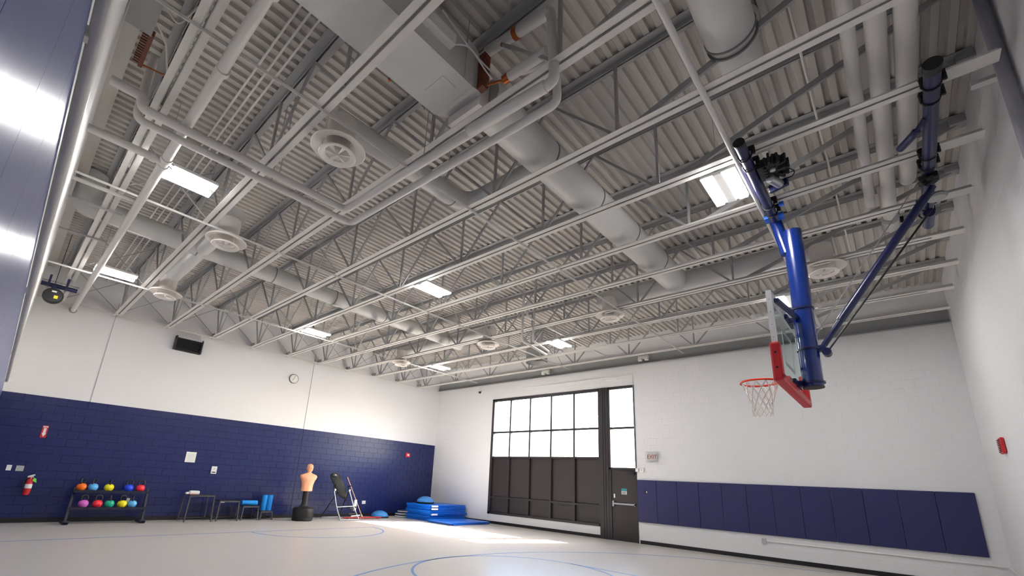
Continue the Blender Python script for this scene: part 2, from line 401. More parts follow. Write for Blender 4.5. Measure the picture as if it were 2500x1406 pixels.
def jlab(i):
    return {1: 'second roof joist out from the window wall', 2: 'third roof joist out from the window wall', 3: 'fourth roof joist out from the window wall',
            4: 'fifth roof joist out from the window wall, beyond the hoop', 5: 'sixth roof joist out from the window wall', 6: 'seventh roof joist out from the window wall, crossed by the hoop header pipe',
            7: 'roof joist between the hoop header end and the air handler', 8: 'roof joist along the window side of the air handler box', 9: 'roof joist passing under the air handler box',
            10: 'roof joist nearest the near side wall'}[i]
for i in range(1, 11): dup(base, (JX(i), 0, HJ), jlab(i))

# bridging rows
rows = [-0.30, -3.35, -7.84, -11.72, -15.09]
rl = ['row of steel bridging nearest the navy wall', 'second row of steel bridging from the navy wall', 'middle row of steel bridging between the joists',
      'fourth row of steel bridging, passing beside the air handler', 'row of round bridging pipe passing just left of the hoop']
for y, lb in zip(rows, rl):
    b = thing('joist_bridging', (-7, y, HJ), lb, 'bridging', 'bridging rows under the roof joists')
    xe = -0.9 if y < -1 else -1.2
    if y > -15: MB().box((xD(y) + 0.01, y - 0.022, HJ - 0.006), (xe, y + 0.022, HJ - 0.001)).box((xD(y) + 0.01, y - 0.022, HJ - 0.038), (xe, y - 0.017, HJ - 0.006)).build('bridging_angle', m_steel, b)
    else: MB().cyl((-13.2, y, HJ - 0.036), (-1.4, y, HJ - 0.036), 0.031, 12).build('bridging_pipe', m_pipe, b)
    for i in range(10):
        if y in (rows[3], rows[4]): continue
        if (y == rows[3] and i in (2, 3)) or (y == rows[1] and i in (2, 8)) or (y == rows[4] and i in (2, 3, 6)) or (y == rows[2] and i in (2, 8)): continue
        for a, c in ((HJ + 0.05, 6.53), (6.53, HJ + 0.05)):
            MB().bar((JX(i) - 0.02, y - (0.012 if a < 6 else -0.012), a), (JX(i + 1) + 0.02, y - (0.012 if a < 6 else -0.012), c), 0.016, 0.016).build('cross_brace', m_web, b)

# ------------------------------------------------------------------ lights
lights = [(-12.98, -9.0), (-12.98, -3.9), (-8.33, -9.05), (-8.30, -3.85), (-3.58, -4.0), (-3.65, -9.2), (-8.23, -14.83), (-3.58, -14.83)]
llab = ['lit ceiling light nearest the near wall, left of the round diffuser', 'lit ceiling light in the far left corner by the navy wall', 'lit ceiling light in the middle of the ceiling',
        'lit ceiling light above the wall clock', 'lit ceiling light near the far corner above the mats', 'lit ceiling light above the big window', 'large lit ceiling light beside the hoop header pipe',
        'lit ceiling light seen behind the blue mast']
def make_light(x, y, lab):
    t = thing('ceiling_light', (x, y, 5.46), lab, 'light', 'linear LED ceiling lights')
    z = 5.46
    MB().cbox((x, y, z + 0.045), (0.72, 0.42, 0.05), bev=0.01).build('housing', m_white_pl, t)
    MB().box((x - 0.36, y - 0.05, z + 0.005), (x + 0.36, y + 0.05, z + 0.03)).build('centre_spine', m_white_pl, t)
    for s in (-1, 1):
        MB().cbox((x, y + s * 0.145, z + 0.008), (0.70, 0.105, 0.024), bev=0.006).build('led_lens', m_lamp, t)
        MB().cyl((x + s * 0.3, y, z + 0.07), (x + s * 0.3, y, 6.61), 0.004, 6).build('hanger_cable', m_web, t)
    return t
l0 = make_light(*lights[0], llab[0])
for (x, y), lb in zip(lights[1:], llab[1:]): dup(l0, (x, y, 5.46), lb)

# ------------------------------------------------------------------ ducts
def ring_band(mb, c, axis, r, w=0.02):
    c = Vector(c); d = Vector(axis) * (w / 2); return mb.cyl(c - d, c + d, r, 28)
def duct_run(par, a, b, r, step=1.5, seams=True):
    a = Vector(a); b = Vector(b); d = (b - a); L = d.length; d.normalize(); n = max(1, round(L / step))
    for i in range(n):
        p = a + d * (L * i / n); q = a + d * (L * (i + 1) / n)
        MB().cyl(p, q, r, 28).build('duct_section', m_duct, par)
        if seams and i: MB().cyl(p - d * 0.012, p + d * 0.012, r + 0.006, 28).build('seam_ring', m_seam, par)
ZD = 5.92
# main duct over the left half
d1 = thing('round_duct', (-9.3, -5.78, ZD), 'long round duct running to the window wall over the dummy', 'duct')
duct_run(d1, (-13.6, -5.85, ZD), (-4.15, -5.6, ZD), 0.19)
MB().tube(bend([(-13.6, -5.85, ZD), (-13.83, -5.85, ZD), (-13.83, -5.85, 6.55)], 0.3, 6), 0.2, 24).build('elbow', m_duct, d1)
MB().cyl((-11.95, -7.75, ZD - 0.02), (-11.95, -3.2, ZD - 0.02), 0.165, 24).build('branch', m_duct, d1)
MB().cyl((-4.68, -7.55, ZD - 0.02), (-4.72, -3.1, ZD - 0.02), 0.165, 24).build('branch', m_duct, d1)
# main duct over the hoop side
d2_ = thing('round_duct', (-8, -13.0, ZD), 'large round duct leading out of the air handler towards the window wall', 'duct')
duct_run(d2_, (-11.01, -12.95, ZD), (-4.75, -13.0, ZD), 0.26, 1.25)
MB().cyl((-4.85, -11.2, ZD - 0.02), (-4.85, -15.7, ZD - 0.02), 0.2, 24).build('branch', m_duct, d2_)
for y in (-11.2, -15.7): MB().cyl((-4.85, y, ZD - 0.02), (-4.85, y - 0.02 * (1 if y < -13 else -1), ZD - 0.02), 0.206, 24).build('end_cap', m_duct, d2_)
MB().tube(bend([(-9.62, -12.9, ZD), (-9.62, -11.30, ZD), (-12.05, -11.28, ZD)], 0.35, 8), 0.155, 24).build('branch', m_duct, d2_)
for x in (-9.95, -10.9): MB().cyl((x, -11.29, ZD), (x + 0.02, -11.29, ZD), 0.161, 24).build('seam_ring', m_seam, d2_)
d3 = thing('round_duct', (-11, -15.4, ZD), 'short fat round duct end at the top right above the joists', 'duct')
duct_run(d3, (-13.6, -15.45, ZD + 0.05), (-10.05, -15.4, ZD + 0.05), 0.23, 2.0, False)
MB().tube(bend([(-10.06, -15.4, ZD + 0.05), (-9.55, -15.4, ZD + 0.05), (-9.55, -15.4, 6.59)], 0.4, 8), 0.215, 24).build('elbow', m_duct, d3)
for x in (-10.05, -9.96): MB().cyl((x, -15.4, ZD + 0.05), (x + 0.02, -15.4, ZD + 0.05), 0.238, 28).build('seam_ring', m_seam, d3)

# diffusers
def make_diffuser(lab):
    t = thing('round_diffuser', (0, 0, 0), lab, 'diffuser', 'round ceiling diffusers')
    MB().lathe([(0.17, 0.42), (0.17, 0.10), (0.20, 0.07), (0.30, 0.035), (0.325, 0.015), (0.33, 0.0), (0.318, -0.008), (0.29, 0.006), (0.21, 0.028), (0.185, 0.05), (0.16, 0.10), (0.16, 0.42)], 40).build('outer_cone', m_diff, t)
    MB().lathe([(0.215, -0.105), (0.225, -0.095), (0.22, -0.085), (0.18, -0.06), (0.15, -0.05), (0.145, -0.06), (0.15, -0.075), (0.20, -0.105)], 36, closed=True).build('inner_ring', m_diff, t)
    hb = MB().lathe([(0.001, -0.115), (0.02, -0.11), (0.022, -0.02), (0.001, -0.01)], 12).build('hub', m_diff, t)
    for k in range(6):
        a = 2 * pi * k / 6 + 0.35; b = a + 0.36
        MB().prism([(0.015 * cos(a), 0.015 * sin(a), -0.085), (0.165 * cos(a), 0.165 * sin(a), -0.08), (0.165 * cos(b), 0.165 * sin(b), -0.062)], (0, 0, 0.008)).build('blade', m_diff, t)
    for k in range(3):
        a = 2 * pi * k / 3 + 0.9
        MB().bar((0.19 * cos(a), 0.19 * sin(a), -0.07), (0.18 * cos(a), 0.18 * sin(a), 0.07), 0.008, 0.008).build('stay', m_diff, t)
    MB().lathe([(0.001, 0.34), (0.158, 0.34)], 24).build('throat', m_dark, t)
    return t
df = [((-11.90, -11.30), 'largest round white diffuser, nearest beside the air handler'), ((-11.95, -7.49), 'round white diffuser above the left ceiling light'),
      ((-11.95, -3.44), 'round white diffuser near the wall vent'), ((-4.66, -7.36), 'round white diffuser above the left end of the window'),
      ((-4.73, -3.22), 'round white diffuser nearest the far corner'), ((-4.82, -11.40), 'round white diffuser above the door side of the window'),
      ((-4.83, -15.52), 'round white diffuser between the mast and the brace')]
def dz(q): return (-14.01 + (q[0] + 14.01) * 0.98, -16.056 + (q[1] + 16.056) * 0.98, 5.42)
t0 = make_diffuser(df[0][1]); t0.location = dz(df[0][0])
for (x, y), lb in df[1:]: dup(t0, dz((x, y)), lb)
for (x, y), lb in df:
    pass
# exhaust hood low on the window wall
t = thing('exhaust_hood', (-2.2, -7.35, 5.5), 'dark round duct opening above the window, far from the lights', 'hood')
MB().lathe([(0.30, 5.66), (0.36, 5.50), (0.36, 6.0), (0.30, 6.0)], 28, (-2.2, -7.35, 0)).build('collar', m_web, t)
MB().lathe([(0.001, 5.72), (0.32, 5.72)], 24, (-2.2, -7.35, 0)).build('opening', m_dark, t)
MB().cyl((-2.2, -7.35, 5.98), (-2.2, -7.35, 6.6), 0.2, 24).build('riser', m_duct, t)

# ------------------------------------------------------------------ air handler
ah = thing('air_handler', (-12.2, -12.82, 5.7), 'large white rectangular air handler hung above the joists', 'air handler')
MB().box((-13.5, -13.13, 5.72), (-11.36, -12.5, 6.3)).build('casing', m_duct, ah)
hp = MB().box((-11.66, -12.98, 5.714), (-11.46, -12.68, 5.72)).build('access_panel', m_duct, ah)
tr = MB(); a = [(-11.36, -13.13, 5.72), (-11.36, -12.5, 5.72), (-11.36, -12.5, 6.3), (-11.36, -13.13, 6.3)]; b = [(-11.17, -13.10, 5.80), (-11.17, -12.52, 5.80), (-11.17, -12.52, 6.2), (-11.17, -13.10, 6.2)]
tr.add(a + b, [(0, 1, 5, 4), (1, 2, 6, 5), (2, 3, 7, 6), (3, 0, 4, 7), (4, 5, 6, 7), (3, 2, 1, 0)]).build('transition', m_duct, ah)
MB().box((-11.17, -13.06, 5.68), (-11.02, -12.54, 6.16)).build('outlet_collar', m_diff, ah)
MB().box((-12.1, -13.22, 5.9), (-11.72, -13.13, 6.04)).build('control_box', m_white_pl, ah)
MB().box((-11.29, -13.22, 5.74), (-11.21, -13.13, 6.22)).build('coil_header', m_rust, ah)
cf = MB()
for k in range(16): cf.box((-11.295, -13.235, 5.76 + k * 0.028), (-11.205, -13.21, 5.772 + k * 0.028))
cf.build('return_bends', m_rust, ah)
for q in ([(-11.72, -13.17, 5.95), (-11.55, -13.24, 6.05), (-11.35, -13.26, 5.92), (-11.2, -13.27, 5.86)], [(-11.9, -13.17, 6.25), (-11.6, -13.2, 6.1), (-11.4, -13.25, 5.98), (-11.18, -13.27, 5.95)]):
    MB().tube(bend(q, 0.1, 4), 0.009, 8).build('cable', m_white_pl, ah)
for x, y in ((-13.3, -12.48), (-11.5, -12.48), (-13.3, -13.15), (-11.5, -13.15)): MB().cyl((x, y, 5.7), (x, y, 6.61), 0.007, 6).build('hanger_rod', m_web, ah)
tag(MB().cyl((-12.0, -12.48, 5.74), (-12.0, -12.48, 5.70), 0.014, 8).build('hanger_nut', m_copper, ah), 'bare copper coloured hanger end')

# insulated water pipes
def pipe(name, pts, r, lab, cat='pipe', mat=None, rb=0.12, n=14, group=None, clamps=()):
    P = [Vector(p) for p in pts]; c = sum(P, Vector()) / len(P)
    t = thing(name, c, lab, cat, group)
    MB().tube(bend(pts, rb, 6), r, n).build('pipe_run', mat or m_pipe, t)
    return t
p1 = pipe('insulated_pipe', [(-14.04, -10.36, 5.45), (-13.74, -10.36, 5.45), (-13.74, -10.40, 5.28), (-11.28, -10.49, 5.28), (-11.18, -14.10, 5.28), (-11.12, -14.0, 6.34), (-11.13, -13.3, 6.42)], 0.053, 'upper of two white insulated pipes turning a corner under the joists', rb=0.10, group='pair of insulated water pipes')
MB().cyl((-11.24, -13.0, 5.28), (-11.185, -14.0, 5.28), 0.062, 16).build('insulation_sleeve', m_pipe, p1)
p2 = pipe('insulated_pipe', [(-13.76, -10.12, 6.2), (-13.74, -10.16, 5.28), (-11.03, -10.23, 5.28), (-10.95, -13.98, 5.28), (-10.98, -13.97, 5.83), (-11.1, -13.6, 5.83)], 0.046, 'lower of two white insulated pipes turning a corner under the joists', rb=0.10, group='pair of insulated water pipes')
for pp, yy, xx in ((p1, -10.46, -12.25), (p2, -10.20, -12.25), (p1, -12.2, -11.23), (p2, -12.4, -10.985)):
    MB().cyl((xx, yy, 5.33), (xx, yy, 6.6), 0.006, 6).build('hanger_rod', m_web, pp)
h1 = pipe('coil_pipe', [(-11.12, -13.08, 6.47), (-11.12, -13.98, 6.34)], 0.062, 'upper fat insulated pipe with a bare copper joint beside the coil')
tag(MB().cyl((-11.12, -13.50, 6.41), (-11.12, -13.56, 6.40), 0.07, 12).cyl((-11.15, -13.34, 6.46), (-11.15, -13.34, 6.34), 0.014, 8).build('copper_joint', m_copper, h1), 'bare copper joint')
h2 = pipe('coil_pipe', [(-11.12, -13.46, 5.84), (-11.12, -13.96, 5.81)], 0.055, 'lower fat insulated pipe with a copper valve beside the coil')
tag(MB().cyl((-11.12, -13.38, 5.84), (-11.12, -13.47, 5.84), 0.05, 12).cyl((-11.24, -13.24, 5.77), (-11.13, -13.40, 5.82), 0.014, 8).build('copper_valve', m_copper, h2), 'bare copper valve')
fc_ = thing('fan_coil', (-13.97, -11.0, 5.9), 'grey box with a brown finned coil at the top left, on the near wall', 'coil unit')
MB().box((-14.09, -12.2, 5.9), (-13.86, -10.76, 6.45)).build('casing', m_web, fc_)
MB().box((-13.875, -10.76, 5.92), (-13.835, -10.17, 5.99)).build('coil_header', m_rust, fc_)
cf = MB()
for k in range(13): cf.box((-13.93, -10.74 + k * 0.044, 5.94), (-13.875, -10.722 + k * 0.044, 5.955))
cf.build('coil_fins', m_rust, fc_)
MB().tube([(-13.85, -10.19, 5.95), (-13.62, -10.24, 5.95), (-13.6, -10.3, 6.2)], 0.011, 8).build('copper_pipe', m_copper, fc_)
MB().tube([(-13.86, -10.9, 6.0), (-13.72, -10.6, 6.05), (-13.62, -10.35, 5.9)], 0.011, 8).build('flex_conduit', m_steel, fc_)
MB().tube(bend([(-13.86, -11.1, 6.1), (-13.7, -11.0, 6.0), (-13.6, -11.1, 6.3)], 0.1), 0.011, 8).build('flex_conduit', m_steel, fc_)

# sprinkler main along the near wall
sp = thing('sprinkler_main', (-13.3, -8.5, 5.4), 'fat white sprinkler main running to the navy wall', 'pipe')
MB().cyl((-13.33, -17.2, 5.4), (-13.27, -0.0, 5.4), 0.055, 18).build('pipe_run', m_pipe, sp)
MB().cyl((-14.09, -9.32, 5.4), (-13.30, -9.32, 5.4), 0.05, 16).build('tee_branch', m_pipe, sp)
for y in (-9.42, -9.22, -12.7, -11.5): MB().cyl((-13.3, y - 0.035, 5.4), (-13.3, y + 0.035, 5.4), 0.068, 18).build('coupling', m_pipe, sp)
MB().cyl((-13.46, -9.32, 5.4), (-13.40, -9.32, 5.4), 0.064, 16).build('coupling', m_pipe, sp)
MB().cyl((-13.27, -0.03, 5.4), (-13.27, -0.012, 5.4), 0.085, 18).build('wall_flange', m_web, sp)
for y in (-9.27, -9.37): MB().cyl((-13.24, y, 5.4), (-13.20, y, 5.38), 0.012, 8).build('bolt', m_web, sp)
br = pipe('sprinkler_branch', [(-14.09, -7.80, 5.42), (-13.35, -7.80, 5.42)], 0.03, 'short white branch pipe from the near wall into the sprinkler main')
for k, (y, z) in enumerate(((-5.5, 5.5), (-7.0, 5.48), (-2.10, 5.46))):
    st = thing('strut_channel', (-13.6, y, z), ['dark slotted strut under the leftmost joist, middle one', 'dark slotted strut under the leftmost joist, nearest one', 'bright slotted strut under the leftmost joist by the hoist'][k], 'strut')
    MB().box((xD(y) + 0.02, y - 0.02, z - 0.02), (-13.38, y + 0.02, z + 0.0)).build('channel', m_web, st)
# four conduits under the deck
for k in range(3):
    x = -12.86 + k * 0.11
    pipe('conduit', [(x, -17.2, 6.46), (x + 0.06, -0.05, 6.46)], 0.014, ORD[k] + ' of three thin conduits under the deck, counted from the near wall', 'conduit', m_steel, n=8, group='thin conduits under the deck')
pipe('conduit', [(-12.4, -15.86, 6.45), (-3.0, -15.9, 6.45)], 0.014, 'single thin conduit above the joists between the mast and the three fat pipes', 'conduit', m_steel, n=8)
# three big pipes upper right
pipe('roof_pipe', [(-13.5, -16.27, 5.9), (-5.9, -16.27, 5.9)], 0.062, 'slimmest of three grey pipes beside the hoop winch pipe, nearest the mast', n=18, group='three fat pipes near the right wall')
pq = pipe('roof_pipe', [(-13.5, -16.46, 5.9), (-5.25, -16.48, 5.9), (-5.25, -16.48, 6.5)], 0.085, 'middle of three grey pipes near the right wall, with a capped end', n=20, rb=0.2, group='three fat pipes near the right wall')
MB().cyl((-5.0, -16.48, 5.9), (-5.28, -16.48, 5.9), 0.11, 20).build('end_cap', m_pipe, pq)
MB().cyl((-5.10, -16.60, 5.92), (-5.10, -16.64, 5.92), 0.05, 14).build('cap_opening', m_dark, pq)
pipe('roof_pipe', [(-13.5, -16.67, 5.9), (-6.2, -16.69, 5.9), (-6.2, -16.69, 6.5)], 0.088, 'grey pipe closest to the right wall of the three', n=20, rb=0.2, group='three fat pipes near the right wall')
# gas line with drop near the window
g = pipe('gas_pipe', [(-5.75, -9.68, 6.0), (-5.65, -9.55, 5.62), (-1.5, -9.48, 5.62)], 0.03, 'thin pale pipe running towards the window above the joists')
g1 = pipe('gas_drop', [(-5.72, -9.5, 6.6), (-5.5, -9.3, 5.05), (-4.0, -9.0, 5.1)], 0.032, 'pale pipe dropping below the joists and turning to the window light', rb=0.12)
g2 = pipe('gas_drop', [(-5.25, -9.5, 6.6), (-5.1, -9.35, 5.15), (-4.1, -9.15, 5.15)], 0.026, 'second shorter pale drop pipe beside the window light', rb=0.1)

# ------------------------------------------------------------------ pipe along the near wall
nw = thing('handrail_pipe', (-14.1, -9, 3.07), 'white round pipe running along the top of the near navy panels', 'pipe')
MB().tube([(xD(y) + 0.033, y, 3.075) for y in (-17.3, -12, -7, -2.05)], 0.026, 20).build('pipe_run', m_pipe, nw)
MB().cyl((xD(-2) + 0.033, -2.07, 3.075), (xD(-2) + 0.033, -2.02, 3.075), 0.035, 16).build('end_cap', m_white_pl, nw)
MB().box((xD(-2) + 0.01, -2.06, 3.06), (xD(-2) + 0.12, -2.03, 3.09)).build('clip', m_white_pl, nw)
for y in (-6, -10, -14): MB().box((xD(y), y - 0.02, 3.05), (xD(y) + 0.015, y + 0.02, 3.10)).build('bracket', m_white_pl, nw)

# hoist at far left
ho = thing('hoist', (-13.75, -2.35, 5.25), 'navy bar with a black round hoist drum and yellow label, far left', 'hoist')
MB().cyl((-14.02, -2.35, 5.29), (-13.41, -2.35, 5.29), 0.05, 14).build('bar', m_bbdark, ho)
MB().lathe([(0.001, -0.09), (0.15, -0.085), (0.175, -0.05), (0.175, 0.05), (0.15, 0.085), (0.001, 0.09)], 26, (-13.77, -2.42, 5.03), 'Y').build('drum', m_black, ho)
MB().box((-13.84, -2.42, 5.15), (-13.76, -2.34, 5.27)).build('hanger_block', m_bbdark, ho)
tag(MB().box((-13.755, -2.52, 4.96), (-13.69, -2.50, 5.03)).build('yellow_sticker', m_yellow, ho), 'yellow sticker')
MB().box((-13.81, -2.52, 5.10), (-13.73, -2.505, 5.13)).build('white_sticker', m_white_pl, ho)
MB().cyl((-13.8, -2.35, 5.3), (-13.8, -2.35, 6.6), 0.006, 6).build('cable', m_black, ho)
for x in (-13.9, -13.6): MB().box((x - 0.02, -2.42, 5.23), (x + 0.02, -2.29, 5.51)).build('clamp', m_bbdark, ho)

wp = thing('wall_cylinder', (-8.0, -17.3, 4), 'blue grey vertical cylinder on the right wall at the top right corner', 'pipe')  # plain vertical cylinder built for a dark upright stripe
MB().cyl((-8.48, -17.30, 0.01), (-8.48, -17.30, 6.58), 0.052, 18).build('pipe_run', M('blue_grey', (158, 158, 168), 0.5), wp)
MB().box((-8.28, -17.355, 5.60), (-8.20, -17.12, 5.64)).build('wall_bracket', m_steel, wp)

# ------------------------------------------------------------------ basketball backstop
bb = thing('basketball_backstop', (-7.1, -15.36, 3.0), 'ceiling hung glass basketball backboard on a blue mast with orange rim', 'basketball hoop')
YB = -15.15; XA, XB_, Z0, Z1 = -8.10, -6.16, 2.88, 3.93
MB().box((XA, YB - 0.008, Z0), (XB_, YB + 0.008, Z1)).build('glass_board', m_bglass, bb)
fb = MB()
for x in (XA, XB_): fb.box((x - 0.022, YB - 0.03, Z0), (x + 0.022, YB + 0.03, Z1 + 0.02))
for z in (Z0, Z1): fb.box((XA, YB - 0.03, z - 0.02), (XB_, YB + 0.03, z + 0.02))
frm = fb.build('board_frame', m_bbframe, bb)
for k in range(4): MB().cyl((XA - 0.024, YB, 3.35 + k * 0.16), (XA - 0.02, YB, 3.35 + k * 0.16), 0.008, 8).build('bolt', m_grey_pl, frm)
tg = MB()
for x in (-7.44, -6.82): tg.box((x - 0.025, YB + 0.008, 3.2), (x + 0.025, YB + 0.011, 3.65))
for z in (3.2, 3.65): tg.box((-7.465, YB + 0.008, z - 0.025), (-6.795, YB + 0.011, z + 0.025))
tg.build('target_square', m_white_pl, bb)
for x, nm in ((XA, 'near'), (XB_, 'far')):
    o = MB().cbox((x, YB, 3.06), (0.10, 0.11, 0.46), bev=0.025).build('edge_pad', m_bbred, bb)
    for k in range(2): MB().cyl((x - 0.052, YB, 2.98 + k * 0.18), (x - 0.048, YB, 2.98 + k * 0.18), 0.014, 10).build('pad_screw', m_black, o)
MB().cbox(((XA + XB_) / 2, YB, 2.875), (XB_ - XA + 0.10, 0.11, 0.10), bev=0.025).build('edge_pad', m_bbred, bb)
# rim and net
RC = Vector((-7.16, -14.77, 3.035))
rim = MB().tube([RC + Vector((0.229 * cos(a), 0.229 * sin(a), 0)) for a in [2 * pi * k / 36 for k in range(36)]], 0.014, 10, closed=True)
rim.prism([(RC.x - 0.10, RC.y - 0.20, RC.z - 0.012), (RC.x + 0.10, RC.y - 0.20, RC.z - 0.012), (RC.x + 0.12, YB + 0.03, RC.z - 0.012), (RC.x - 0.12, YB + 0.03, RC.z - 0.012)], (0, 0, 0.03))
rim.box((RC.x - 0.12, YB + 0.01, RC.z - 0.13), (RC.x + 0.12, YB + 0.04, RC.z + 0.03))
rim.bar((RC.x - 0.08, YB + 0.03, RC.z - 0.10), (RC.x - 0.07, RC.y - 0.19, RC.z - 0.01), 0.02, 0.02).bar((RC.x + 0.08, YB + 0.03, RC.z - 0.10), (RC.x + 0.07, RC.y - 0.19, RC.z - 0.01), 0.02, 0.02)
rim_o = rim.build('rim', m_orange, bb)
nt = MB(); lev = [(0.222, 0.0), (0.185, -0.09), (0.155, -0.18), (0.135, -0.26), (0.122, -0.33), (0.118, -0.39), (0.12, -0.44)]
def np_(i, k):
    r, z = lev[i]; a = 2 * pi * (k + 0.5 * (i % 2)) / 12
    return RC + Vector((r * cos(a), r * sin(a), z - 0.012))
for i in range(len(lev) - 1):
    for k in range(12):
        for q in ((k, k) if False else (k, k - 1 if i % 2 == 0 else k + 1)):
            nt.tube([np_(i, k), np_(i + 1, q)], 0.0068, 5, caps=False)
nt.build('net', m_net, bb)
# mast
MT = [(-7.1, -15.355, 2.93), (-7.1, -15.37, 5.17)]
mast = MB().cyl(MT[0], MT[1], 0.116, 28).build('mast', m_bbnavy, bb)
for z in (2.98, 3.42, 3.99): MB().cyl((-7.1, -15.36, z - 0.012), (-7.1, -15.36, z + 0.012), 0.130, 28).build('mast_ring', m_bbdark, mast)
MB().cyl((-7.1, -15.355, 2.915), (-7.1, -15.355, 2.932), 0.118, 28).build('end_plug', m_black, mast)
MB().tube([(-7.1, -15.28, 4.85), (-7.1, -15.2, 5.40)], 0.075, 20).build('hanger_tube', m_bbnavy, bb)
tag(MB().cbox((-7.22, -15.2, 5.40), (0.16, 0.24, 0.05), bev=0.01).build('hanger_plate', m_bbbright, bb), 'bright blue plate')
tag(MB().cbox((-7.5, -15.34, 5.42), (0.06, 0.06, 0.05), bev=0.01).build('hanger_lug', m_bbbright, bb), 'bright blue lug')
# board arms
for z in (2.98, 3.85):
    MB().bar((-7.1, -15.36, z), (-7.1, YB - 0.03, z), 0.10, 0.07).build('board_arm', m_bbdark, bb)
    MB().box((-7.35, YB - 0.06, z - 0.03), (-6.85, YB - 0.025, z + 0.03)).build('board_arm', m_bbdark, bb)
MB().bar((-7.98, YB - 0.05, 3.86), (-7.15, -15.30, 3.86), 0.05, 0.05).build('diagonal_arm', m_bbdark, bb)
MB().bar((-6.26, YB - 0.05, 3.86), (-7.05, -15.30, 3.86), 0.05, 0.05).build('diagonal_arm', m_bbdark, bb)
# headers
H1 = MB().cyl((-9.08, -15.2, 5.40), (-6.0, -15.2, 5.40), 0.058, 20).build('header_pipe', m_bbdark, bb)
MB().cyl((-9.10, -15.2, 5.40), (-9.06, -15.2, 5.40), 0.062, 20).build('end_cap', m_black, H1)
H2 = MB().cyl((-9.02, -16.79, 5.40), (-6.3, -16.81, 5.40), 0.062, 20).build('header_pipe', m_bbdark, bb)
MB().cyl((-9.10, -16.79, 5.40), (-9.0, -16.79, 5.40), 0.07, 20).build('end_cap', m_black, H2)
for y, H in ((-15.2, H1), (-16.79, H2)):
    for i in (6, 5, 4):
        for dx in (-0.11, 0.11):
            x = JX(i) + dx
            if x > -6.0: continue
            ub = MB().tube([(x, y - 0.075, 5.50), (x, y - 0.07, 5.40), (x, y - 0.045, 5.345), (x, y, 5.325), (x, y + 0.045, 5.345), (x, y + 0.07, 5.40), (x, y + 0.075, 5.50)], 0.009, 8)
            ub.box((x - 0.03, y - 0.105, 5.475), (x + 0.03, y + 0.076, 5.50))
            for s in (-0.095, 0.065): ub.cyl((x, y + s, 5.40), (x, y + s, 5.48), 0.016, 8)
            ub.build('pipe_clamp', m_black, H)
# winch
wz = MB()
cx, cy, cz = -8.42, -15.36, 5.40
wz.cbox((cx, cy, cz), (0.30, 0.20, 0.12), bev=0.015)
random.seed(5)
for k in range(15):
    a = pi * (k - 0.5) / 13; rr = 0.15 + 0.05 * (k % 2)
    wz.cbox((cx + rr * cos(a), cy - 0.02 - 0.8 * rr * sin(a), cz - 0.01 * (k % 3)), (0.075, 0.028, 0.13), Euler((0.15 * (k % 3 - 1), 0, -a)), bev=0.006)
for k in range(5): wz.cyl((cx - 0.12 + 0.06 * k, cy + 0.02, cz - 0.05), (cx - 0.12 + 0.06 * k, cy + 0.02, cz - 0.09), 0.022, 8)
win_ = wz.build('winch_body', m_black, bb)
MB().cyl((cx + 0.05, cy - 0.0, cz - 0.11), (cx + 0.24, cy - 0.07, cz - 0.11), 0.052, 18).build('winch_drum', m_chrome, win_)
MB().cbox((cx + 0.28, cy - 0.05, cz - 0.10), (0.05, 0.22, 0.10), Euler((0, 0, -0.3)), bev=0.01).build('winch_flange', m_bbdark, win_)
MB().cyl((cx - 0.05, cy - 0.05, cz - 0.065), (cx - 0.05, cy - 0.05, cz - 0.085), 0.03, 14).build('gear_boss', m_grey_pl, win_)
MB().tube(bend([(cx + 0.05, cy - 0.19, cz - 0.04), (cx + 0.16, cy - 0.25, cz - 0.06), (cx + 0.26, cy - 0.2, cz - 0.05), (cx + 0.24, cy - 0.12, cz - 0.05)], 0.05, 4), 0.007, 6).build('cable_loop', m_black, win_)
# brace, cords
MB().cyl((-7.1, -15.50, 3.42), (-7.1, -16.82, 5.26), 0.036, 16).build('brace', m_bbdark, bb)
MB().cyl((-7.1, -15.74, 3.76), (-7.1, -16.74, 5.15), 0.047, 16).build('brace_sleeve', m_bbdark, bb)
kn = MB().cbox((-7.1, -15.50, 3.42), (0.1, 0.1, 0.08), bev=0.01).cyl((-7.16, -15.55, 3.36), (-7.04, -15.55, 3.36), 0.05, 16)
kn.build('brace_knuckle', m_bbdark, bb)
ku = MB()
for k in range(9): ku.cbox((-7.05 + 0.05 * (k % 3) - 0.2, -16.79 + 0.05 * (k // 3 - 1), 5.32 - 0.02 * (k % 2)), (0.06, 0.06, 0.08), Euler((0.3 * k, 0.2, 0.5 * k)), bev=0.012)
ku.build('pulley_cluster', m_black, bb)
MB().lathe([(0.001, -0.03), (0.09, -0.03), (0.11, 0.0), (0.09, 0.03), (0.001, 0.03)], 24, (-6.62, -16.88, 5.36), 'Z').build('pulley_disc', m_web, bb)
MB().cyl((-6.45, -16.80, 5.25), (-6.1, -16.80, 5.24), 0.06, 16).build('counterweight', m_bbdark, bb)
MB().tube(bend([(-8.35, -16.74, 5.37), (-8.25, -16.66, 5.30), (-8.0, -16.55, 5.34)], 0.05), [0.02] * 2 + [0.04] * (len(bend([(-8.35, -16.74, 5.37), (-8.25, -16.66, 5.30), (-8.0, -16.55, 5.34)], 0.05)) - 2), 10).build('pulley_arm', m_bbdark, bb)
MB().cyl((-6.98, -15.56, 3.42), (-6.6, -16.82, 5.22), 0.012, 8).build('safety_cord', m_black, bb)
MB().cyl((-7.1, -15.45, 3.60), (-7.1, -16.70, 5.36), 0.007, 6).build('hoist_cable', m_chrome, bb)

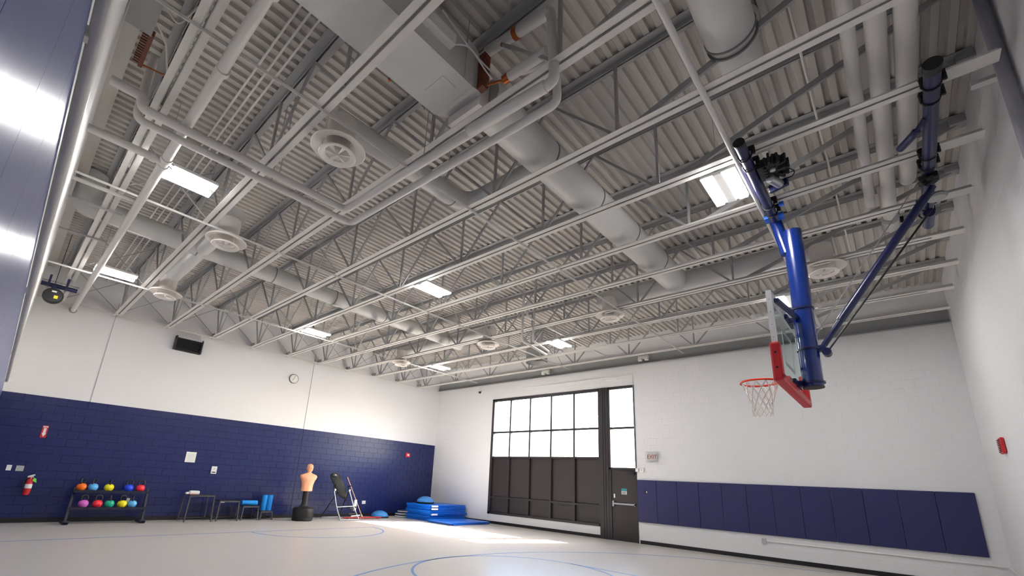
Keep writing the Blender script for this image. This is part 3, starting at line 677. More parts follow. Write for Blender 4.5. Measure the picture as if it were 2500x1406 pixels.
# ------------------------------------------------------------------ wall pads on the window wall
pw = 0.6096
def pad(i, lab):
    y = -9.775 - i * pw
    o = thing('wall_pad', (0, y - pw / 2, 1.24), lab, 'wall pad', 'navy pads on the window wall')
    return o
pl = ['navy wall pad beside the door, with an outlet cut-out'] + [ORD[i] + ' navy wall pad counted from the door' for i in range(1, 11)] + ['last navy wall pad, nearest the right corner']
p0 = pad(0, pl[0])
MB().cbox((-0.03, -9.775 - pw / 2, 1.245), (0.05, pw - 0.004, 1.245), bev=0.014).build('pad_cushion', m_pad, p0)
for i in range(1, 12):
    y = -9.775 - i * pw - pw / 2
    dup(p0, (0, y, 1.24), pl[i])
MB().box((-0.058, -10.10, 1.46), (-0.05, -10.02, 1.56)).build('outlet_cutout', m_dark, p0)
MB().box((-0.06, -10.095, 1.48), (-0.057, -10.06, 1.54)).build('outlet_face', m_grey_pl, p0)

# ------------------------------------------------------------------ small things on the window wall
ex = thing('exit_sign', (-0.04, -10.3, 2.56), 'wire caged EXIT sign right of the door', 'sign')
MB().cbox((-0.05, -10.3, 2.565), (0.05, 0.30, 0.24), bev=0.006).build('sign_box', m_white_pl, ex)
def text(body, size, loc, rot, mat, name, par, ext=0.002, fit=None):
    cu = bpy.data.curves.new(name, 'FONT'); cu.body = body; cu.size = size; cu.extrude = ext; cu.align_x = 'CENTER'; cu.align_y = 'CENTER'
    o = bpy.data.objects.new(name, cu); COL.objects.link(o)
    dg = bpy.context.evaluated_depsgraph_get(); me = bpy.data.meshes.new_from_object(o.evaluated_get(dg))
    COL.objects.unlink(o); bpy.data.objects.remove(o)
    me.materials.clear(); me.materials.append(mat); me.name = name
    n = bpy.data.objects.new(name, me); COL.objects.link(n); n.parent = par
    n.rotation_euler = rot; n.location = Vector(loc) - par.location; return n
tx = text('EXIT', 0.15, (-0.077, -10.3, 2.565), (pi / 2, 0, -pi / 2), m_exit, 'exit_lettering', ex)
tx.data.transform(Matrix.Scale(1.15, 4, (0, 1, 0)))
cg = MB()
for k in range(9): y = -10.48 + k * 0.045; cg.bar((-0.11, y, 2.41), (-0.11, y, 2.72), 0.005, 0.005, (1, 0, 0))
for k in range(8): z = 2.41 + k * 0.0443; cg.bar((-0.11, -10.48, z), (-0.11, -10.12, z), 0.005, 0.005)
for y in (-10.48, -10.12):
    for z in (2.41, 2.72): cg.bar((-0.11, y, z), (-0.002, y, z), 0.005, 0.005)
cg.build('wire_cage', m_chrome, ex)
jb = thing('junction_box', (0, -9.9, 2.16), 'two small white boxes on the wall at the door head', 'junction box')
MB().cbox((-0.03, -9.79, 2.165), (0.06, 0.10, 0.11), bev=0.008).build('square_box', m_white_pl, jb)
MB().cbox((-0.03, -9.94, 2.16), (0.06, 0.13, 0.13), bev=0.02).build('speaker_box', m_white_pl, jb)
MB().cyl((-0.062, -9.94, 2.165), (-0.058, -9.94, 2.165), 0.018, 10).build('button', m_grey_pl, jb)
pipe('conduit', [(-0.014, -5.2, 5.28), (-0.014, -9.735, 5.28), (-0.014, -9.735, 2.22)], 0.008, 'white surface conduit running over the window and down beside the door', 'conduit', m_white_pl, rb=0.03, n=8)
cn = pipe('conduit', [(-0.02, -13.14, 0.47), (-0.02, -17.2, 0.47), (-0.05, -17.33, 0.47), (-1.6, -17.335, 0.40)], 0.013, 'white conduit under the wall pads turning the right corner', 'conduit', m_white_pl, rb=0.1, n=10)
MB().cbox((-0.03, -13.12, 0.47), (0.06, 0.10, 0.13), bev=0.01).build('outlet_box', m_grey_pl, cn)
cm = thing('security_camera', (-0.05, -2.75, 5.3), 'tiny dark dome camera high on the wall left of the window', 'camera')
MB().lathe([(0.001, -0.06), (0.04, -0.045), (0.055, 0.0), (0.055, 0.03), (0.001, 0.03)], 16, (-0.07, -2.75, 5.31)).build('dome', m_black, cm)
MB().box((-0.1, -2.79, 5.34), (0, -2.71, 5.37)).build('bracket', m_white_pl, cm)
for k, (y, z, lb) in enumerate(((-10.2, 5.74, 'twin head white emergency light on the grey channel, right of the window'), (-6.3, 5.74, 'twin head white emergency light on the grey channel, above the window'))):
    e = thing('emergency_light', (-0.15, y, z), lb, 'emergency light')
    MB().cbox((-0.15, y, z + 0.06), (0.1, 0.34, 0.07), bev=0.01).build('battery_case', m_white_pl, e)
    MB().box((-0.12, y - 0.06, z + 0.03), (-0.012, y + 0.06, z + 0.09)).build('bracket', m_white_pl, e)
    for s in (-1, 1): MB().cbox((-0.17, y + s * 0.11, z - 0.02), (0.12, 0.12, 0.11), bev=0.02).build('lamp_head', m_white_pl, e)
rs = thing('fire_horn', (-2.75, -17.33, 2.57), 'red ribbed fire horn on the right wall', 'fire horn')
MB().cbox((-2.75, -17.33, 2.57), (0.30, 0.05, 0.26), bev=0.03).build('horn_body', m_red, rs)
for k in range(8): MB().box((-2.88, -17.302, 2.465 + k * 0.028), (-2.62, -17.292, 2.475 + k * 0.028)).build('rib', M('dark_red', (120, 22, 34), 0.5), rs)

# ------------------------------------------------------------------ small things on the navy wall
YW = -0.011
fs = thing('fire_extinguisher_sign', (-13.06, YW, 2.17), 'red sign with a white down arrow above the extinguisher', 'sign')
MB().box((-13.115, YW - 0.006, 2.02), (-13.005, YW, 2.32)).build('sign_plate', m_red, fs)
MB().prism([(-13.085, 0, 2.26), (-13.085, 0, 2.13), (-13.10, 0, 2.13), (-13.06, 0, 2.04), (-13.02, 0, 2.13), (-13.035, 0, 2.13), (-13.035, 0, 2.26)], (0, 0.002, 0), (0, YW - 0.0085, 0)).build('arrow', m_white_pl, fs)
MB().box((-13.105, YW - 0.0085, 2.275), (-13.015, YW - 0.006, 2.31)).build('text_band', m_white_pl, fs)
MB().box((-13.095, YW - 0.0095, 2.296), (-13.025, YW - 0.0085, 2.304)).box((-13.085, YW - 0.0095, 2.282), (-13.035, YW - 0.0085, 2.288)).build('text_line', m_red, fs)
fe = thing('fire_extinguisher', (-13.04, -0.10, 0.66), 'red fire extinguisher with a green tag hung on the navy wall', 'extinguisher')
MB().lathe([(0.001, 0.64), (0.06, 0.645), (0.068, 0.67), (0.068, 0.95), (0.055, 1.0), (0.03, 1.02), (0.025, 1.06), (0.001, 1.06)], 20, (-13.04, -0.10, 0)).build('cylinder', m_red, fe)
MB().lathe([(0.0688, 0.80), (0.0695, 0.805), (0.0695, 0.895), (0.0688, 0.90)], 20, (-13.04, -0.10, 0)).build('white_label', m_white_pl, fe)
MB().bar((-13.10, -0.10, 1.07), (-12.98, -0.10, 1.12), 0.02, 0.03).bar((-13.10, -0.10, 1.06), (-12.99, -0.10, 1.07), 0.02, 0.02).build('handle', m_white_pl, fe)
MB().tube(bend([(-13.06, -0.12, 1.05), (-13.15, -0.12, 1.02), (-13.13, -0.13, 0.8)], 0.05), 0.011, 8).build('hose', m_black, fe)
MB().prism([(-13.0, 0, 0.98), (-12.92, 0, 0.93), (-12.94, 0, 1.03), (-12.99, 0, 1.05)], (0, 0.004, 0), (0, -0.175, 0)).build('green_tag', m_green, fe)
MB().box((-13.07, -0.04, 0.85), (-13.01, YW, 1.0)).build('wall_hook', m_grey_pl, fe)
def plate(name, x, z, w, h, lab, cat, feat):
    t = thing(name, (x, YW, z), lab, cat)
    MB().cbox((x, YW - 0.006, z), (w, 0.014, h), bev=0.004).build('cover_plate', m_white_pl if feat != 'grey' else m_grey_pl, t)
    return t
t = plate('light_switch', -13.47, 1.26, 0.09, 0.13, 'single white switch plate, leftmost on the navy wall', 'switch', 'w'); MB().box((-13.48, YW - 0.018, 1.24), (-13.46, YW - 0.012, 1.28)).build('toggle', m_white_pl, t)
t = plate('light_switch', -13.28, 1.255, 0.14, 0.13, 'double grey switch plate next to the single white one', 'switch', 'grey')
for k in (-1, 1): MB().box((-13.28 + k * 0.03 - 0.01, YW - 0.018, 1.235), (-13.28 + k * 0.03 + 0.01, YW - 0.012, 1.275)).build('toggle', m_grey_pl, t)
t = plate('power_outlet', -3.46, 0.525, 0.16, 0.12, 'white double outlet between the broom and the low dome', 'outlet', 'w')
for k in (-1, 1): MB().box((-3.46 + k * 0.04 - 0.016, YW - 0.016, 0.50), (-3.46 + k * 0.04 + 0.016, YW - 0.012, 0.55)).build('socket', m_grey_pl, t)
t = plate('power_outlet', -5.98, 0.525, 0.09, 0.14, 'white outlet just behind the dummy', 'outlet', 'w'); MB().box((-6.0, YW - 0.016, 0.48), (-5.96, YW - 0.012, 0.57)).build('socket', m_grey_pl, t)
t = thing('paper_notice', (-9.73, YW, 1.79), 'white sheet of paper taped to the navy wall', 'notice')
MB().box((-9.86, YW - 0.003, 1.64), (-9.59, YW - 0.001, 1.945)).build('sheet', m_white_pl, t)
for k in range(9): MB().box((-9.82, YW - 0.0036, 1.68 + k * 0.025), (-9.63, YW - 0.003, 1.685 + k * 0.025)).build('text_line', m_grey_pl, t)
t = thing('thermostat', (-9.02, YW, 1.45), 'white thermostat with a dark slot on the navy wall', 'thermostat')
MB().cbox((-9.02, YW - 0.014, 1.45), (0.16, 0.03, 0.225), bev=0.008).build('case', m_white_pl, t)
MB().box((-9.07, YW - 0.031, 1.37), (-8.97, YW - 0.028, 1.40)).build('slot', m_black, t); MB().cyl((-9.02, YW - 0.031, 1.49), (-9.02, YW - 0.028, 1.49), 0.018, 12).build('dial', m_grey_pl, t)
t = thing('fire_strobe', (-1.54, YW, 2.5), 'red fire strobe with a white lens on the navy wall', 'fire strobe')
MB().cbox((-1.54, YW - 0.02, 2.5), (0.24, 0.05, 0.18), bev=0.02).build('strobe_body', m_red, t)
MB().cbox((-1.54, YW - 0.05, 2.5), (0.09, 0.03, 0.07), bev=0.01).build('lens', m_white_pl, t)
ck = thing('wall_clock', (-7.05, 0, 4.78), 'round white wall clock with a black rim', 'clock')
MB().lathe([(0.150, -0.002), (0.165, -0.002), (0.165, -0.045), (0.158, -0.05), (0.152, -0.046)], 40, (-7.05, 0, 4.78), 'Y').build('rim', m_blacks, ck)
MB().lathe([(0.001, -0.045), (0.153, -0.045), (0.153, -0.002), (0.001, -0.002)], 40, (-7.05, 0, 4.78), 'Y').build('dial', m_white_pl, ck)
MB().bar((-7.05, -0.048, 4.78), (-7.10, -0.048, 4.72), 0.012, 0.003, (0, 1, 0)).bar((-7.05, -0.050, 4.78), (-7.03, -0.050, 4.895), 0.008, 0.003, (0, 1, 0)).build('hands', m_black, ck)
for k in range(12):
    a = pi * k / 6; MB().bar((-7.05 + 0.115 * sin(a), -0.047, 4.78 + 0.115 * cos(a)), (-7.05 + 0.135 * sin(a), -0.047, 4.78 + 0.135 * cos(a)), 0.008, 0.002, (0, 1, 0)).build('hour_mark', m_black, ck)
vt = thing('wall_vent', (-10.5, 0, 5.1), 'dark box vent with a white frame high on the white wall', 'vent')
MB().box((-10.87, -0.16, 5.30), (-10.13, 0, 5.35)).build('hood_top', m_grey_pl, vt)
vb = MB()
for a, b in (((-10.87, -0.05, 4.92), (-10.13, 0, 4.95)), ((-10.87, -0.16, 4.92), (-10.83, 0, 5.35)), ((-10.17, -0.16, 4.92), (-10.13, 0, 5.35))): vb.box(a, b)
vb.build('hood_frame', m_bronze, vt)
MB().box((-10.83, -0.10, 4.95), (-10.17, -0.09, 5.30)).build('back_plate', m_dark, vt)
for k in range(7): MB().bar((-10.83, -0.12, 4.975 + k * 0.047), (-10.17, -0.12, 4.975 + k * 0.047), 0.03, 0.006, (0, 1, 1)).build('louvre', m_blacks, vt)

# ------------------------------------------------------------------ kettlebell rack
rk = thing('kettlebell_rack', (-11.45, -0.55, 0), 'navy steel two tier kettlebell rack against the navy wall', 'rack')
for x, nm in ((-12.22, 'l'), (-10.68, 'r')):
    MB().bar((x - 0.03, -0.74, 0.05), (x + 0.03, -0.28, 0.84), 0.07, 0.05, (1, 0, 0)).build('upright', m_rack, rk)
    MB().cbox((x - 0.02, -0.5, 0.03), (0.10, 0.62, 0.06), bev=0.008).build('foot', m_rack, rk)
    MB().cbox((x - 0.025, -0.75, 0.05), (0.13, 0.12, 0.07), bev=0.01).build('foot_cap', m_rack, rk)
    MB().bar((x + 0.02, -0.22, 0.04), (x + 0.03, -0.26, 0.78), 0.04, 0.04, (1, 0, 0)).build('rear_strut', m_rack, rk)
for z, y in ((0.79, -0.38), (0.395, -0.58)):
    MB().cbox((-11.45, y, z - 0.012), (1.56, 0.30, 0.02), bev=0.004).build('shelf', m_rack, rk)
    MB().cbox((-11.45, y - 0.15, z - 0.02), (1.56, 0.012, 0.06)).build('shelf_lip', m_rack, rk)
kc = {'orange': (252, 118, 20), 'light blue': (96, 184, 240), 'yellow': (250, 232, 24), 'dark blue': (30, 74, 226), 'red': (246, 50, 66), 'purple': (208, 100, 190), 'green': (24, 180, 140)}
def kettlebell(x, y, z, colr, lab, rz, r=0.106):
    t = thing('kettlebell', (x, y, z), lab, 'kettlebell', 'kettlebells on the rack')
    mt = M('kettlebell_' + colr.replace(' ', '_'), kc[colr], 0.38)
    prof = [(0.001, 0.0), (0.062, 0.0), (r * 0.86, 0.03), (r, 0.075), (r * 0.97, 0.11), (r * 0.82, 0.145), (r * 0.5, 0.17), (0.001, 0.176)]
    MB().lathe(prof, 24, (x, y, z)).build('bell', mt, t)
    c, s_ = cos(rz), sin(rz)
    hp = [(-0.055, 0.15), (-0.07, 0.21), (-0.064, 0.265), (-0.038, 0.288), (0.038, 0.288), (0.064, 0.265), (0.07, 0.21), (0.055, 0.15)]
    MB().tube([(x + c * a, y + s_ * a, z + b) for a, b in hp], 0.018, 10).build('handle', m_blacks, t)
zt, zb = 0.789, 0.394
for x, c_, lb, rz in ((-12.085, 'orange', 'orange kettlebell at the left end of the top shelf', 0.9), (-11.855, 'light blue', 'light blue kettlebell next to the orange one on the top shelf', 1.0), (-11.53, 'yellow', 'yellow kettlebell alone in the middle of the top shelf', 1.5),
                      (-11.11, 'dark blue', 'dark blue kettlebell beside the red one on the top shelf', 0.2), (-10.85, 'red', 'red kettlebell at the right end of the top shelf', 0.2)):
    kettlebell(x, -0.39, zt, c_, lb, rz)
for x, c_, lb, rz in ((-11.985, 'purple', 'purple kettlebell at the left end of the bottom shelf', 0.3), (-11.705, 'red', 'red kettlebell on the bottom shelf between purple and green', 0.3), (-11.465, 'green', 'green kettlebell in the middle of the bottom shelf', 1.4),
                      (-11.20, 'yellow', 'yellow kettlebell on the bottom shelf with a paper tag behind', 0.4), (-10.985, 'light blue', 'light blue kettlebell at the right end of the bottom shelf', 1.3)):
    kettlebell(x, -0.59, zb, c_, lb, rz)
tk = MB().cbox((-11.09, -0.462, 0.512), (0.09, 0.008, 0.21), Euler((0.1, 0.15, 0)), bev=0.002).build('paper_tag', m_white_pl); tag(tk, 'white paper card leaning behind the yellow kettlebell', 'card')

# ------------------------------------------------------------------ plyo boxes
def plyo(x0, x1, y0, y1, h, lab):
    t = thing('plyometric_stand', ((x0 + x1) / 2, (y0 + y1) / 2, 0), lab, 'plyometric box', 'black plyometric stands')
    r = 0.014; ins = 0.03
    top = [(x0 + ins, y0 + ins), (x1 - ins, y0 + ins), (x1 - ins, y1 - ins), (x0 + ins, y1 - ins)]
    bot = [(x0, y0), (x1, y0), (x1, y1), (x0, y1)]
    MB().cbox(((x0 + x1) / 2, (y0 + y1) / 2, h - 0.012), (x1 - x0 - 0.02, y1 - y0 - 0.02, 0.024), bev=0.004).build('top_plate', m_black, t)
    for a, b in zip(top, bot): MB().bar((b[0], b[1], 0.0), (a[0], a[1], h - 0.02), 0.030, 0.030, (0, 1, 0)).build('leg', m_plyo, t)
    for k in range(4):
        a, b = bot[k], bot[(k + 1) % 4]
        if k == 0: continue
        MB().bar((a[0], a[1], 0.07), (b[0], b[1], 0.07), 0.022, 0.022).build('lower_rail', m_plyo, t)
    a, b = top[0], top[1]
    MB().bar((a[0] - 0.02, a[1] - 0.015, h - 0.035), (b[0] + 0.02, b[1] - 0.015, h - 0.035), 0.02, 0.03).build('front_rail', m_plyo, t)
    return t
plyo(-9.745, -9.055, -0.80, -0.18, 0.745, 'tallest black steel plyometric stand, with a white bundle on it')
t = plyo(-8.90, -8.31, -0.72, -0.16, 0.59, 'second tallest black plyometric stand, bare top with a small label')
MB().box((-8.86, -0.722, 0.53), (-8.76, -0.712, 0.545)).build('label_plate', m_white_pl, t)
plyo(-8.185, -7.685, -0.66, -0.14, 0.435, 'third black plyometric stand, under the lying foam roller')
plyo(-7.605, -7.215, -0.63, -0.15, 0.275, 'lowest black plyometric stand, under two upright foam rollers')
bg = thing('folded_towel', (-9.6, -0.5, 0.745), 'white folded bundle with a red strap on the tallest stand', 'towel')
MB().cbox((-9.56, -0.5, 0.795), (0.26, 0.18, 0.10), bev=0.035).build('bundle', m_white_pl, bg)
MB().cbox((-9.73, -0.5, 0.775), (0.10, 0.12, 0.06), bev=0.02).build('folded_end', m_white_pl, bg)
MB().box((-9.70, -0.60, 0.746), (-9.5, -0.40, 0.752)).build('red_strap', m_red, bg)
def roller(name, a, b, r, lab):
    a = Vector(a); b = Vector(b); t = thing(name, (a + b) / 2, lab, 'foam roller', 'blue foam rollers')
    d = (b - a).normalized()
    MB().tube([a, a + d * 0.012, b - d * 0.012, b], [r * 0.92, r, r, r * 0.92], 26).build('foam_body', m_foam, t)
    MB().cyl(a - d * 0.001, a + d * 0.002, r * 0.55, 18).cyl(b - d * 0.002, b + d * 0.001, r * 0.55, 18).build('core_disc', M('deep_blue_foam', (16, 84, 176), 0.6), t)
roller('foam_roller', (-8.16, -0.42, 0.435 + 0.076), (-7.69, -0.42, 0.435 + 0.076), 0.076, 'blue foam roller lying on the third stand')
roller('foam_roller', (-7.46, -0.40, 0.276), (-7.46, -0.40, 0.755), 0.08, 'left of two blue foam rollers standing on the lowest stand')
roller('foam_roller', (-7.295, -0.42, 0.276), (-7.295, -0.42, 0.76), 0.08, 'right of two blue foam rollers standing on the lowest stand')

# ------------------------------------------------------------------ punching dummy
DX, DY = -6.39, -1.0
dm = thing('punching_dummy', (DX, DY, 0), 'armless peach torso punching dummy on a black weighted base', 'punching dummy')
MB().lathe([(0.001, 0.0), (0.30, 0.0), (0.325, 0.02), (0.33, 0.10), (0.315, 0.115), (0.315, 0.125), (0.325, 0.14), (0.335, 0.34), (0.325, 0.385), (0.28, 0.41), (0.17, 0.43), (0.12, 0.47), (0.105, 0.52), (0.095, 0.95), (0.001, 0.95)], 36, (DX, DY, 0)).build('base', m_black, dm)
MB().cyl((DX - 0.2, DY - 0.02, 0.40), (DX - 0.2, DY - 0.02, 0.425), 0.035, 14).build('fill_cap', m_black, dm)
def oval_stack(secs, n=28):
    """secs: (z, cx, cy, rx, ry, squareness)"""
    mb = MB()
    for z, cx, cy, rx, ry, e in secs:
        for j in range(n):
            a = 2 * pi * j / n; c, s_ = cos(a), sin(a)
            mb.v.append(Vector((cx + rx * math.copysign(abs(c) ** e, c), cy + ry * math.copysign(abs(s_) ** e, s_), z)))
    for i in range(len(secs) - 1):
        for j in range(n):
            mb.f.append((i * n + j, i * n + (j + 1) % n, (i + 1) * n + (j + 1) % n, (i + 1) * n + j)); mb.sm.append(True)
    mb.f.append(tuple(range(n))); mb.sm.append(False); mb.f.append(tuple((len(secs) - 1) * n + j for j in range(n))); mb.sm.append(False)
    return mb
tor = oval_stack([(0.925, DX, DY, 0.165, 0.11, 0.85), (0.94, DX, DY, 0.19, 0.125, 0.82), (1.02, DX, DY, 0.185, 0.12, 0.82), (1.12, DX, DY, 0.19, 0.12, 0.82), (1.20, DX, DY, 0.205, 0.128, 0.8), (1.28, DX, DY, 0.23, 0.135, 0.76),
                  (1.34, DX, DY, 0.272, 0.138, 0.74), (1.40, DX, DY, 0.298, 0.125, 0.74), (1.445, DX, DY + 0.01, 0.285, 0.11, 0.78), (1.48, DX, DY + 0.015, 0.21, 0.095, 0.85), (1.505, DX, DY + 0.015, 0.125, 0.08, 0.95), (1.53, DX, DY + 0.01, 0.075, 0.07, 1.0),
                  (1.565, DX, DY + 0.0, 0.066, 0.066, 1.0), (1.585, DX, DY - 0.01, 0.080, 0.084, 1.0), (1.62, DX, DY - 0.012, 0.094, 0.097, 1.0), (1.67, DX, DY - 0.012, 0.101, 0.105, 1.0), (1.72, DX, DY - 0.01, 0.103, 0.108, 1.0), (1.765, DX, DY - 0.005, 0.097, 0.10, 1.0), (1.80, DX, DY, 0.076, 0.08, 1.0), (1.82, DX, DY, 0.035, 0.04, 1.0), (1.825, DX, DY, 0.008, 0.01, 1.0)], 32)
for v in tor.v:      # chest and belly relief on the front
    if v.y < DY - 0.02 and v.z < 1.45:
        dx = v.x - DX
        if 1.24 < v.z < 1.42: v.y -= 0.022 * math.exp(-((abs(dx) - 0.09) / 0.06) ** 2)
        if v.z < 1.24 and abs(dx) < 0.08: v.y -= 0.008 * (1 + sin(v.z * 75)) * (1 - abs(dx) / 0.08)
tor_o = tor.build('torso', m_skin, dm)
fc = MB().prism([(DX - 0.016, DY - 0.105, 1.645), (DX + 0.016, DY - 0.105, 1.645), (DX, DY - 0.145, 1.655), (DX, DY - 0.108, 1.71)], (0, 0.01, 0))
fc.tube([(DX - 0.035, DY - 0.094, 1.612), (DX, DY - 0.108, 1.614), (DX + 0.035, DY - 0.094, 1.612)], 0.007, 8)
for s in (-1, 1):
    fc.tube([(DX + s * 0.05, DY - 0.092, 1.715), (DX + s * 0.015, DY - 0.115, 1.708)], 0.009, 8)
    fc.tube([(DX + s * 0.100, DY + 0.01, 1.69), (DX + s * 0.110, DY + 0.02, 1.67), (DX + s * 0.100, DY + 0.015, 1.64)], 0.012, 8)
fc.build('face_features', m_skin, tor_o)
ey = MB()
for s in (-1, 1): ey.cbox((DX + s * 0.032, DY - 0.108, 1.69), (0.022, 0.006, 0.008), bev=0.002)
ey.build('eyes', M('painted_eye', (70, 44, 36), 0.5), tor_o)

# ------------------------------------------------------------------ inversion table
iv = thing('inversion_table', (-4.9, -0.9, 0), 'black padded inversion table on a silver folding frame', 'inversion table')
for xb, xt, xm, lab in ((-5.16, -5.44, -5.38, 'l'), (-4.42, -4.84, -4.70, 'r')):
    MB().tube(bend([(xb, -1.32, 0.02), (xm + 0.04, -1.25, 0.42), (xt, -1.12, 0.98)], 0.3, 6), 0.021, 12).build('front_leg', m_chrome, iv)
for xb, xt in ((-5.36, -5.22), (-4.66, -4.80)):
    MB().tube([(xb, -0.32, 0.02), (xt - 0.02, -1.05, 0.95)], 0.018, 12).build('rear_leg', m_blacks, iv)
MB().cyl((-5.18, -1.33, 0.022), (-4.42, -1.33, 0.022), 0.021, 12).build('floor_bar', m_chrome, iv)
MB().cyl((-5.38, -0.32, 0.022), (-4.64, -0.32, 0.022), 0.021, 12).build('floor_bar', m_chrome, iv)
MB().cyl((-5.34, -1.24, 0.44), (-4.66, -1.24, 0.47), 0.018, 12).build('cross_bar', m_chrome, iv)
MB().cyl((-5.32, -0.68, 0.50), (-4.76, -0.72, 0.52), 0.014, 10).build('cross_bar', m_blacks, iv)
for x, y in ((-5.42, -1.12), (-4.85, -1.12)):
    MB().lathe([(0.001, -0.03), (0.045, -0.03), (0.05, 0.0), (0.045, 0.03), (0.001, 0.03)], 18, (x, y, 1.0), 'X').build('pivot', m_chrome, iv)
    MB().tube(bend([(x, -1.08, 1.02), (x, -1.0, 1.13), (x + 0.02, -1.2, 1.16)], 0.06, 4), 0.02, 10).build('grip', m_black, iv)
# pad: lies along a tilted line
def bedpt(u, w, th):
    a = Vector((-5.26, -0.62, 1.55)); b = Vector((-4.96, -1.12, 0.72)); d = (b - a); x = Vector((1, -0.1, 0.28)).normalized()
    n = d.normalized().cross(x).normalized()
    if n.y > 0: n = -n
    return a + d * u + x * w + n * th
bedm = MB(); NU, NW = 14, 8; top = []; 
for i in range(NU + 1):
    u = i / NU; wd = 0.17 * (max(0.0, 1 - abs(2 * u - 0.9) ** 6 * 0.55)) * (1.05 if u < .5 else 1.0)
    for j in range(NW + 1):
        w = (2 * j / NW - 1); th = 0.035 * (1 - abs(w) ** 4) + 0.012 * sin(u * 20) * 0.3
        top.append(bedpt(u, w * wd, th + 0.02 * sin(u * 5)))
bot = [p - (bedpt(0, 0, 0.03) - bedpt(0, 0, 0)) - (bedpt(0, 0, 0.001) - bedpt(0, 0, 0)) * 0 for p in top]
vs = top + bot; N = len(top); fs_ = []
idx = lambda i, j: i * (NW + 1) + j
for i in range(NU):
    for j in range(NW):
        q = (idx(i, j), idx(i, j + 1), idx(i + 1, j + 1), idx(i + 1, j)); fs_ += [q, tuple(N + k for k in q[::-1])]
    for j in (0, NW): q = (idx(i, j), idx(i + 1, j)); fs_.append((q[0], q[1], N + q[1], N + q[0]))
for i in (0, NU):
    for j in range(NW): q = (idx(i, j), idx(i, j + 1)); fs_.append((q[0], q[1], N + q[1], N + q[0]))
bedm.add(vs, fs_, True); pad_o = bedm.build('bed_pad', m_black, iv)
hr = MB()
for k in range(8): pass
hr.cbox(bedpt(0.10, 0, 0.055), (0.24, 0.04, 0.14), Euler((-0.5, 0.25, -0.1)), bev=0.018); hr_o = hr.build('head_pillow', m_black, iv)
MB().cbox(bedpt(0.10, 0, 0.08), (0.07, 0.006, 0.03), Euler((-0.5, 0.25, -0.1))).build('logo_patch', m_white_pl, hr_o)
MB().bar((-4.99, -1.1, 0.8), (-4.72, -1.3, 0.22), 0.04, 0.03).build('ankle_post', m_blacks, iv)
for z, y in ((0.40, -1.22), (0.20, -1.28)):
    MB().cyl((-4.86, y, z), (-4.55, y, z + 0.03), 0.028, 12).build('ankle_roller', m_black, iv)
MB().cyl((-4.80, -1.36, 0.14), (-4.44, -1.36, 0.17), 0.025, 12).build('foot_bar', m_chrome, iv)
MB().box((-4.62, -1.2, 0.3), (-4.52, -1.12, 0.68)).build('adjuster_post', m_grey_pl, iv)

# broom
bm_ = thing('push_broom', (-4.05, -1.0, 0), 'wooden handled red push broom leaning behind the inversion table', 'broom')
MB().cyl((-4.08, -0.95, 0.10), (-4.75, -0.72, 1.45), 0.014, 10).build('handle', m_wood, bm_)
MB().cyl((-4.06, -0.96, 0.05), (-4.10, -0.945, 0.14), 0.024, 12).build('socket', m_white_pl, bm_)
MB().cbox((-4.06, -0.97, 0.055), (1.55, 0.10, 0.03), Euler((0, 0, -0.06)), bev=0.01).build('broom_block', m_red, bm_)
bs = MB(); random.seed(3)
for k in range(120):
    x = -4.80 + 1.48 * random.random(); yy = -0.97 - 0.06 * (x + 4.06) + 0.08 * (random.random() - 0.5)
    bs.bar((x, yy, 0.05), (x + 0.02 * (random.random() - 0.5), yy + 0.03 * (random.random() - 0.5), 0.0), 0.006, 0.006)
tag(bs.build('bristles', M('red_bristle', (176, 36, 34), 0.7), bm_), kind='stuff')

# balance trainers
def dome(x, y, z, r, lab):
    t = thing('balance_dome', (x, y, z), lab, 'balance trainer', 'blue balance domes')
    MB().lathe([(0.001, 0.0), (r * 1.0, 0.0), (r * 1.06, 0.015), (r * 1.06, 0.04), (r * 0.99, 0.05)], 36, (x, y, z)).build('platform', m_black, t)
    h = r * 0.62
    MB().lathe([(r * 0.99 * cos(a), 0.05 + h * sin(a)) for a in [pi / 2 * k / 12 for k in range(12)]] + [(0.001, 0.05 + h)], 36, (x, y, z)).build('dome', m_bosu, t)
    for k in (0.35, 0.6): MB().lathe([(r * 0.99 * cos(k) + 0.001, 0.05 + h * sin(k) - 0.004), (r * 0.99 * cos(k) + 0.004, 0.05 + h * sin(k)), (r * 0.99 * cos(k + 0.02), 0.05 + h * sin(k + 0.02))], 36, (x, y, z)).build('grip_ring', m_bosu, t)
dome(-3.02, -0.55, 0.0, 0.335, 'blue half dome on the floor beside the broom')
dome(-1.52, -1.45, 0.60, 0.345, 'blue half dome on top of the mat stack')
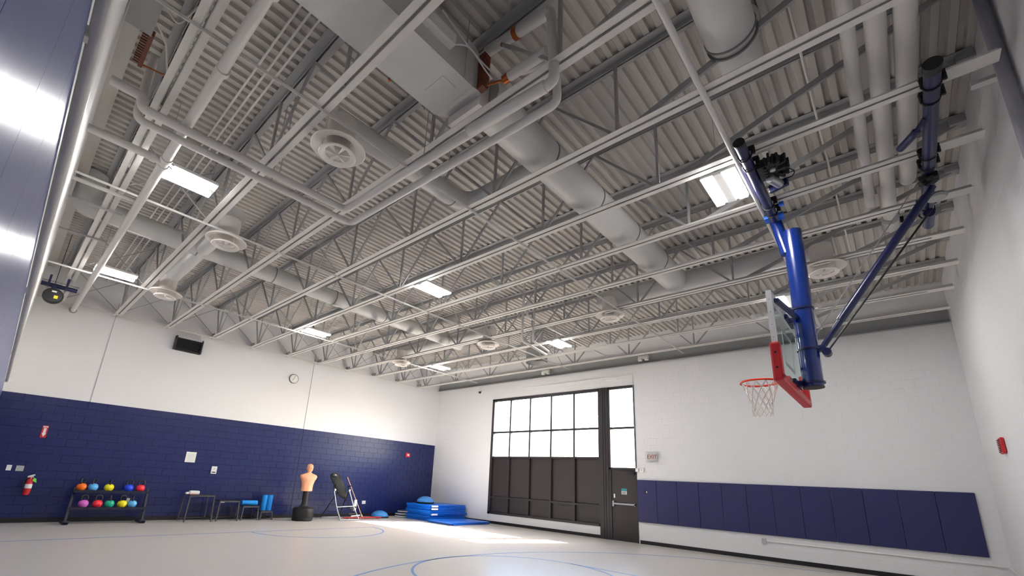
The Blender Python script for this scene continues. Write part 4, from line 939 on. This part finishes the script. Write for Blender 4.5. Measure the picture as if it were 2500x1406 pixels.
# upside down domes / discs
for k in range(3):
    x, y, z = (-1.80, -0.46, 0.0) if k == 0 else ((-1.78, -0.45, 0.085) if k == 1 else (-1.62, -0.38, 0.17))
    t = thing('balance_disc', (x, y, z), ['bottom grey balance disc of the stack beside the mats', 'middle grey balance disc of the stack beside the mats', 'top grey balance disc, shifted right on its stack'][k], 'balance disc', 'stacked grey balance discs')
    r = 0.33
    MB().lathe([(0.001, 0.0), (r * 0.9, 0.0), (r, 0.02), (r, 0.05), (r * 0.92, 0.07), (0.001, 0.078)], 36, (x, y, z)).build('disc_body', M('disc_slate', (70, 78, 104), 0.45), t)
    MB().lathe([(r + 0.001, 0.014), (r + 0.014, 0.02), (r + 0.014, 0.044), (r + 0.001, 0.052)], 36, (x, y, z)).build('pale_rim', M('disc_rim', (226, 228, 234), 0.4), t)
    MB().cbox((x - 0.18, y - 0.30, z + 0.035), (0.12, 0.03, 0.03), Euler((0, 0, -0.5)), bev=0.008).build('handle_slot', m_white_pl, t)

# folding mats
random.seed(11)
lm = ['bottom blue folding mat of the stack', 'second blue folding mat from the bottom of the stack', 'third blue folding mat from the bottom of the stack', 'fourth blue folding mat from the bottom of the stack', 'fifth blue folding mat from the bottom, under the top one', 'top blue folding mat of the stack, under the dome']
def fold_mat(x0, x1, y0, y1, z, h, lab, rz=0.0, group='blue folding mats', layers=2):
    c = Vector(((x0 + x1) / 2, (y0 + y1) / 2, 0)); t = thing('folding_mat', (c.x, c.y, z), lab, 'mat', group)
    for k in range(layers):
        hh = h / layers; o = random.uniform(-0.03, 0.03); e = random.uniform(-0.022, 0.022)
        MB().cbox((c.x + o, c.y + e, z + hh * (k + 0.5)), (x1 - x0, y1 - y0, hh - 0.006), Euler((0, 0, rz)), bev=0.012).build('mat_panel', m_mat, t)
    return t
z = 0.001
for k in range(6):
    ox = random.uniform(-0.04, 0.04); oy = random.uniform(-0.03, 0.03)
    t = fold_mat(-2.06 + ox, -0.12 + ox, -2.42 + oy, -0.98 + oy, z, 0.097, lm[k], random.uniform(-0.012, 0.012))
    if k in (2, 4, 5): MB().box((-2.02, -2.475, z + 0.02), (-1.72, -2.43, z + 0.08)).build('tag_strip', m_white_pl, t)
    z += 0.0985
fold_mat(-2.25, -0.28, -3.90, -2.52, 0.001, 0.05, 'lower blue mat lying on the floor in front of the stack', 0.02, layers=1)
fold_mat(-2.33, -0.38, -3.95, -2.55, 0.052, 0.05, 'upper blue mat on the floor in front of the stack', -0.03, layers=1)
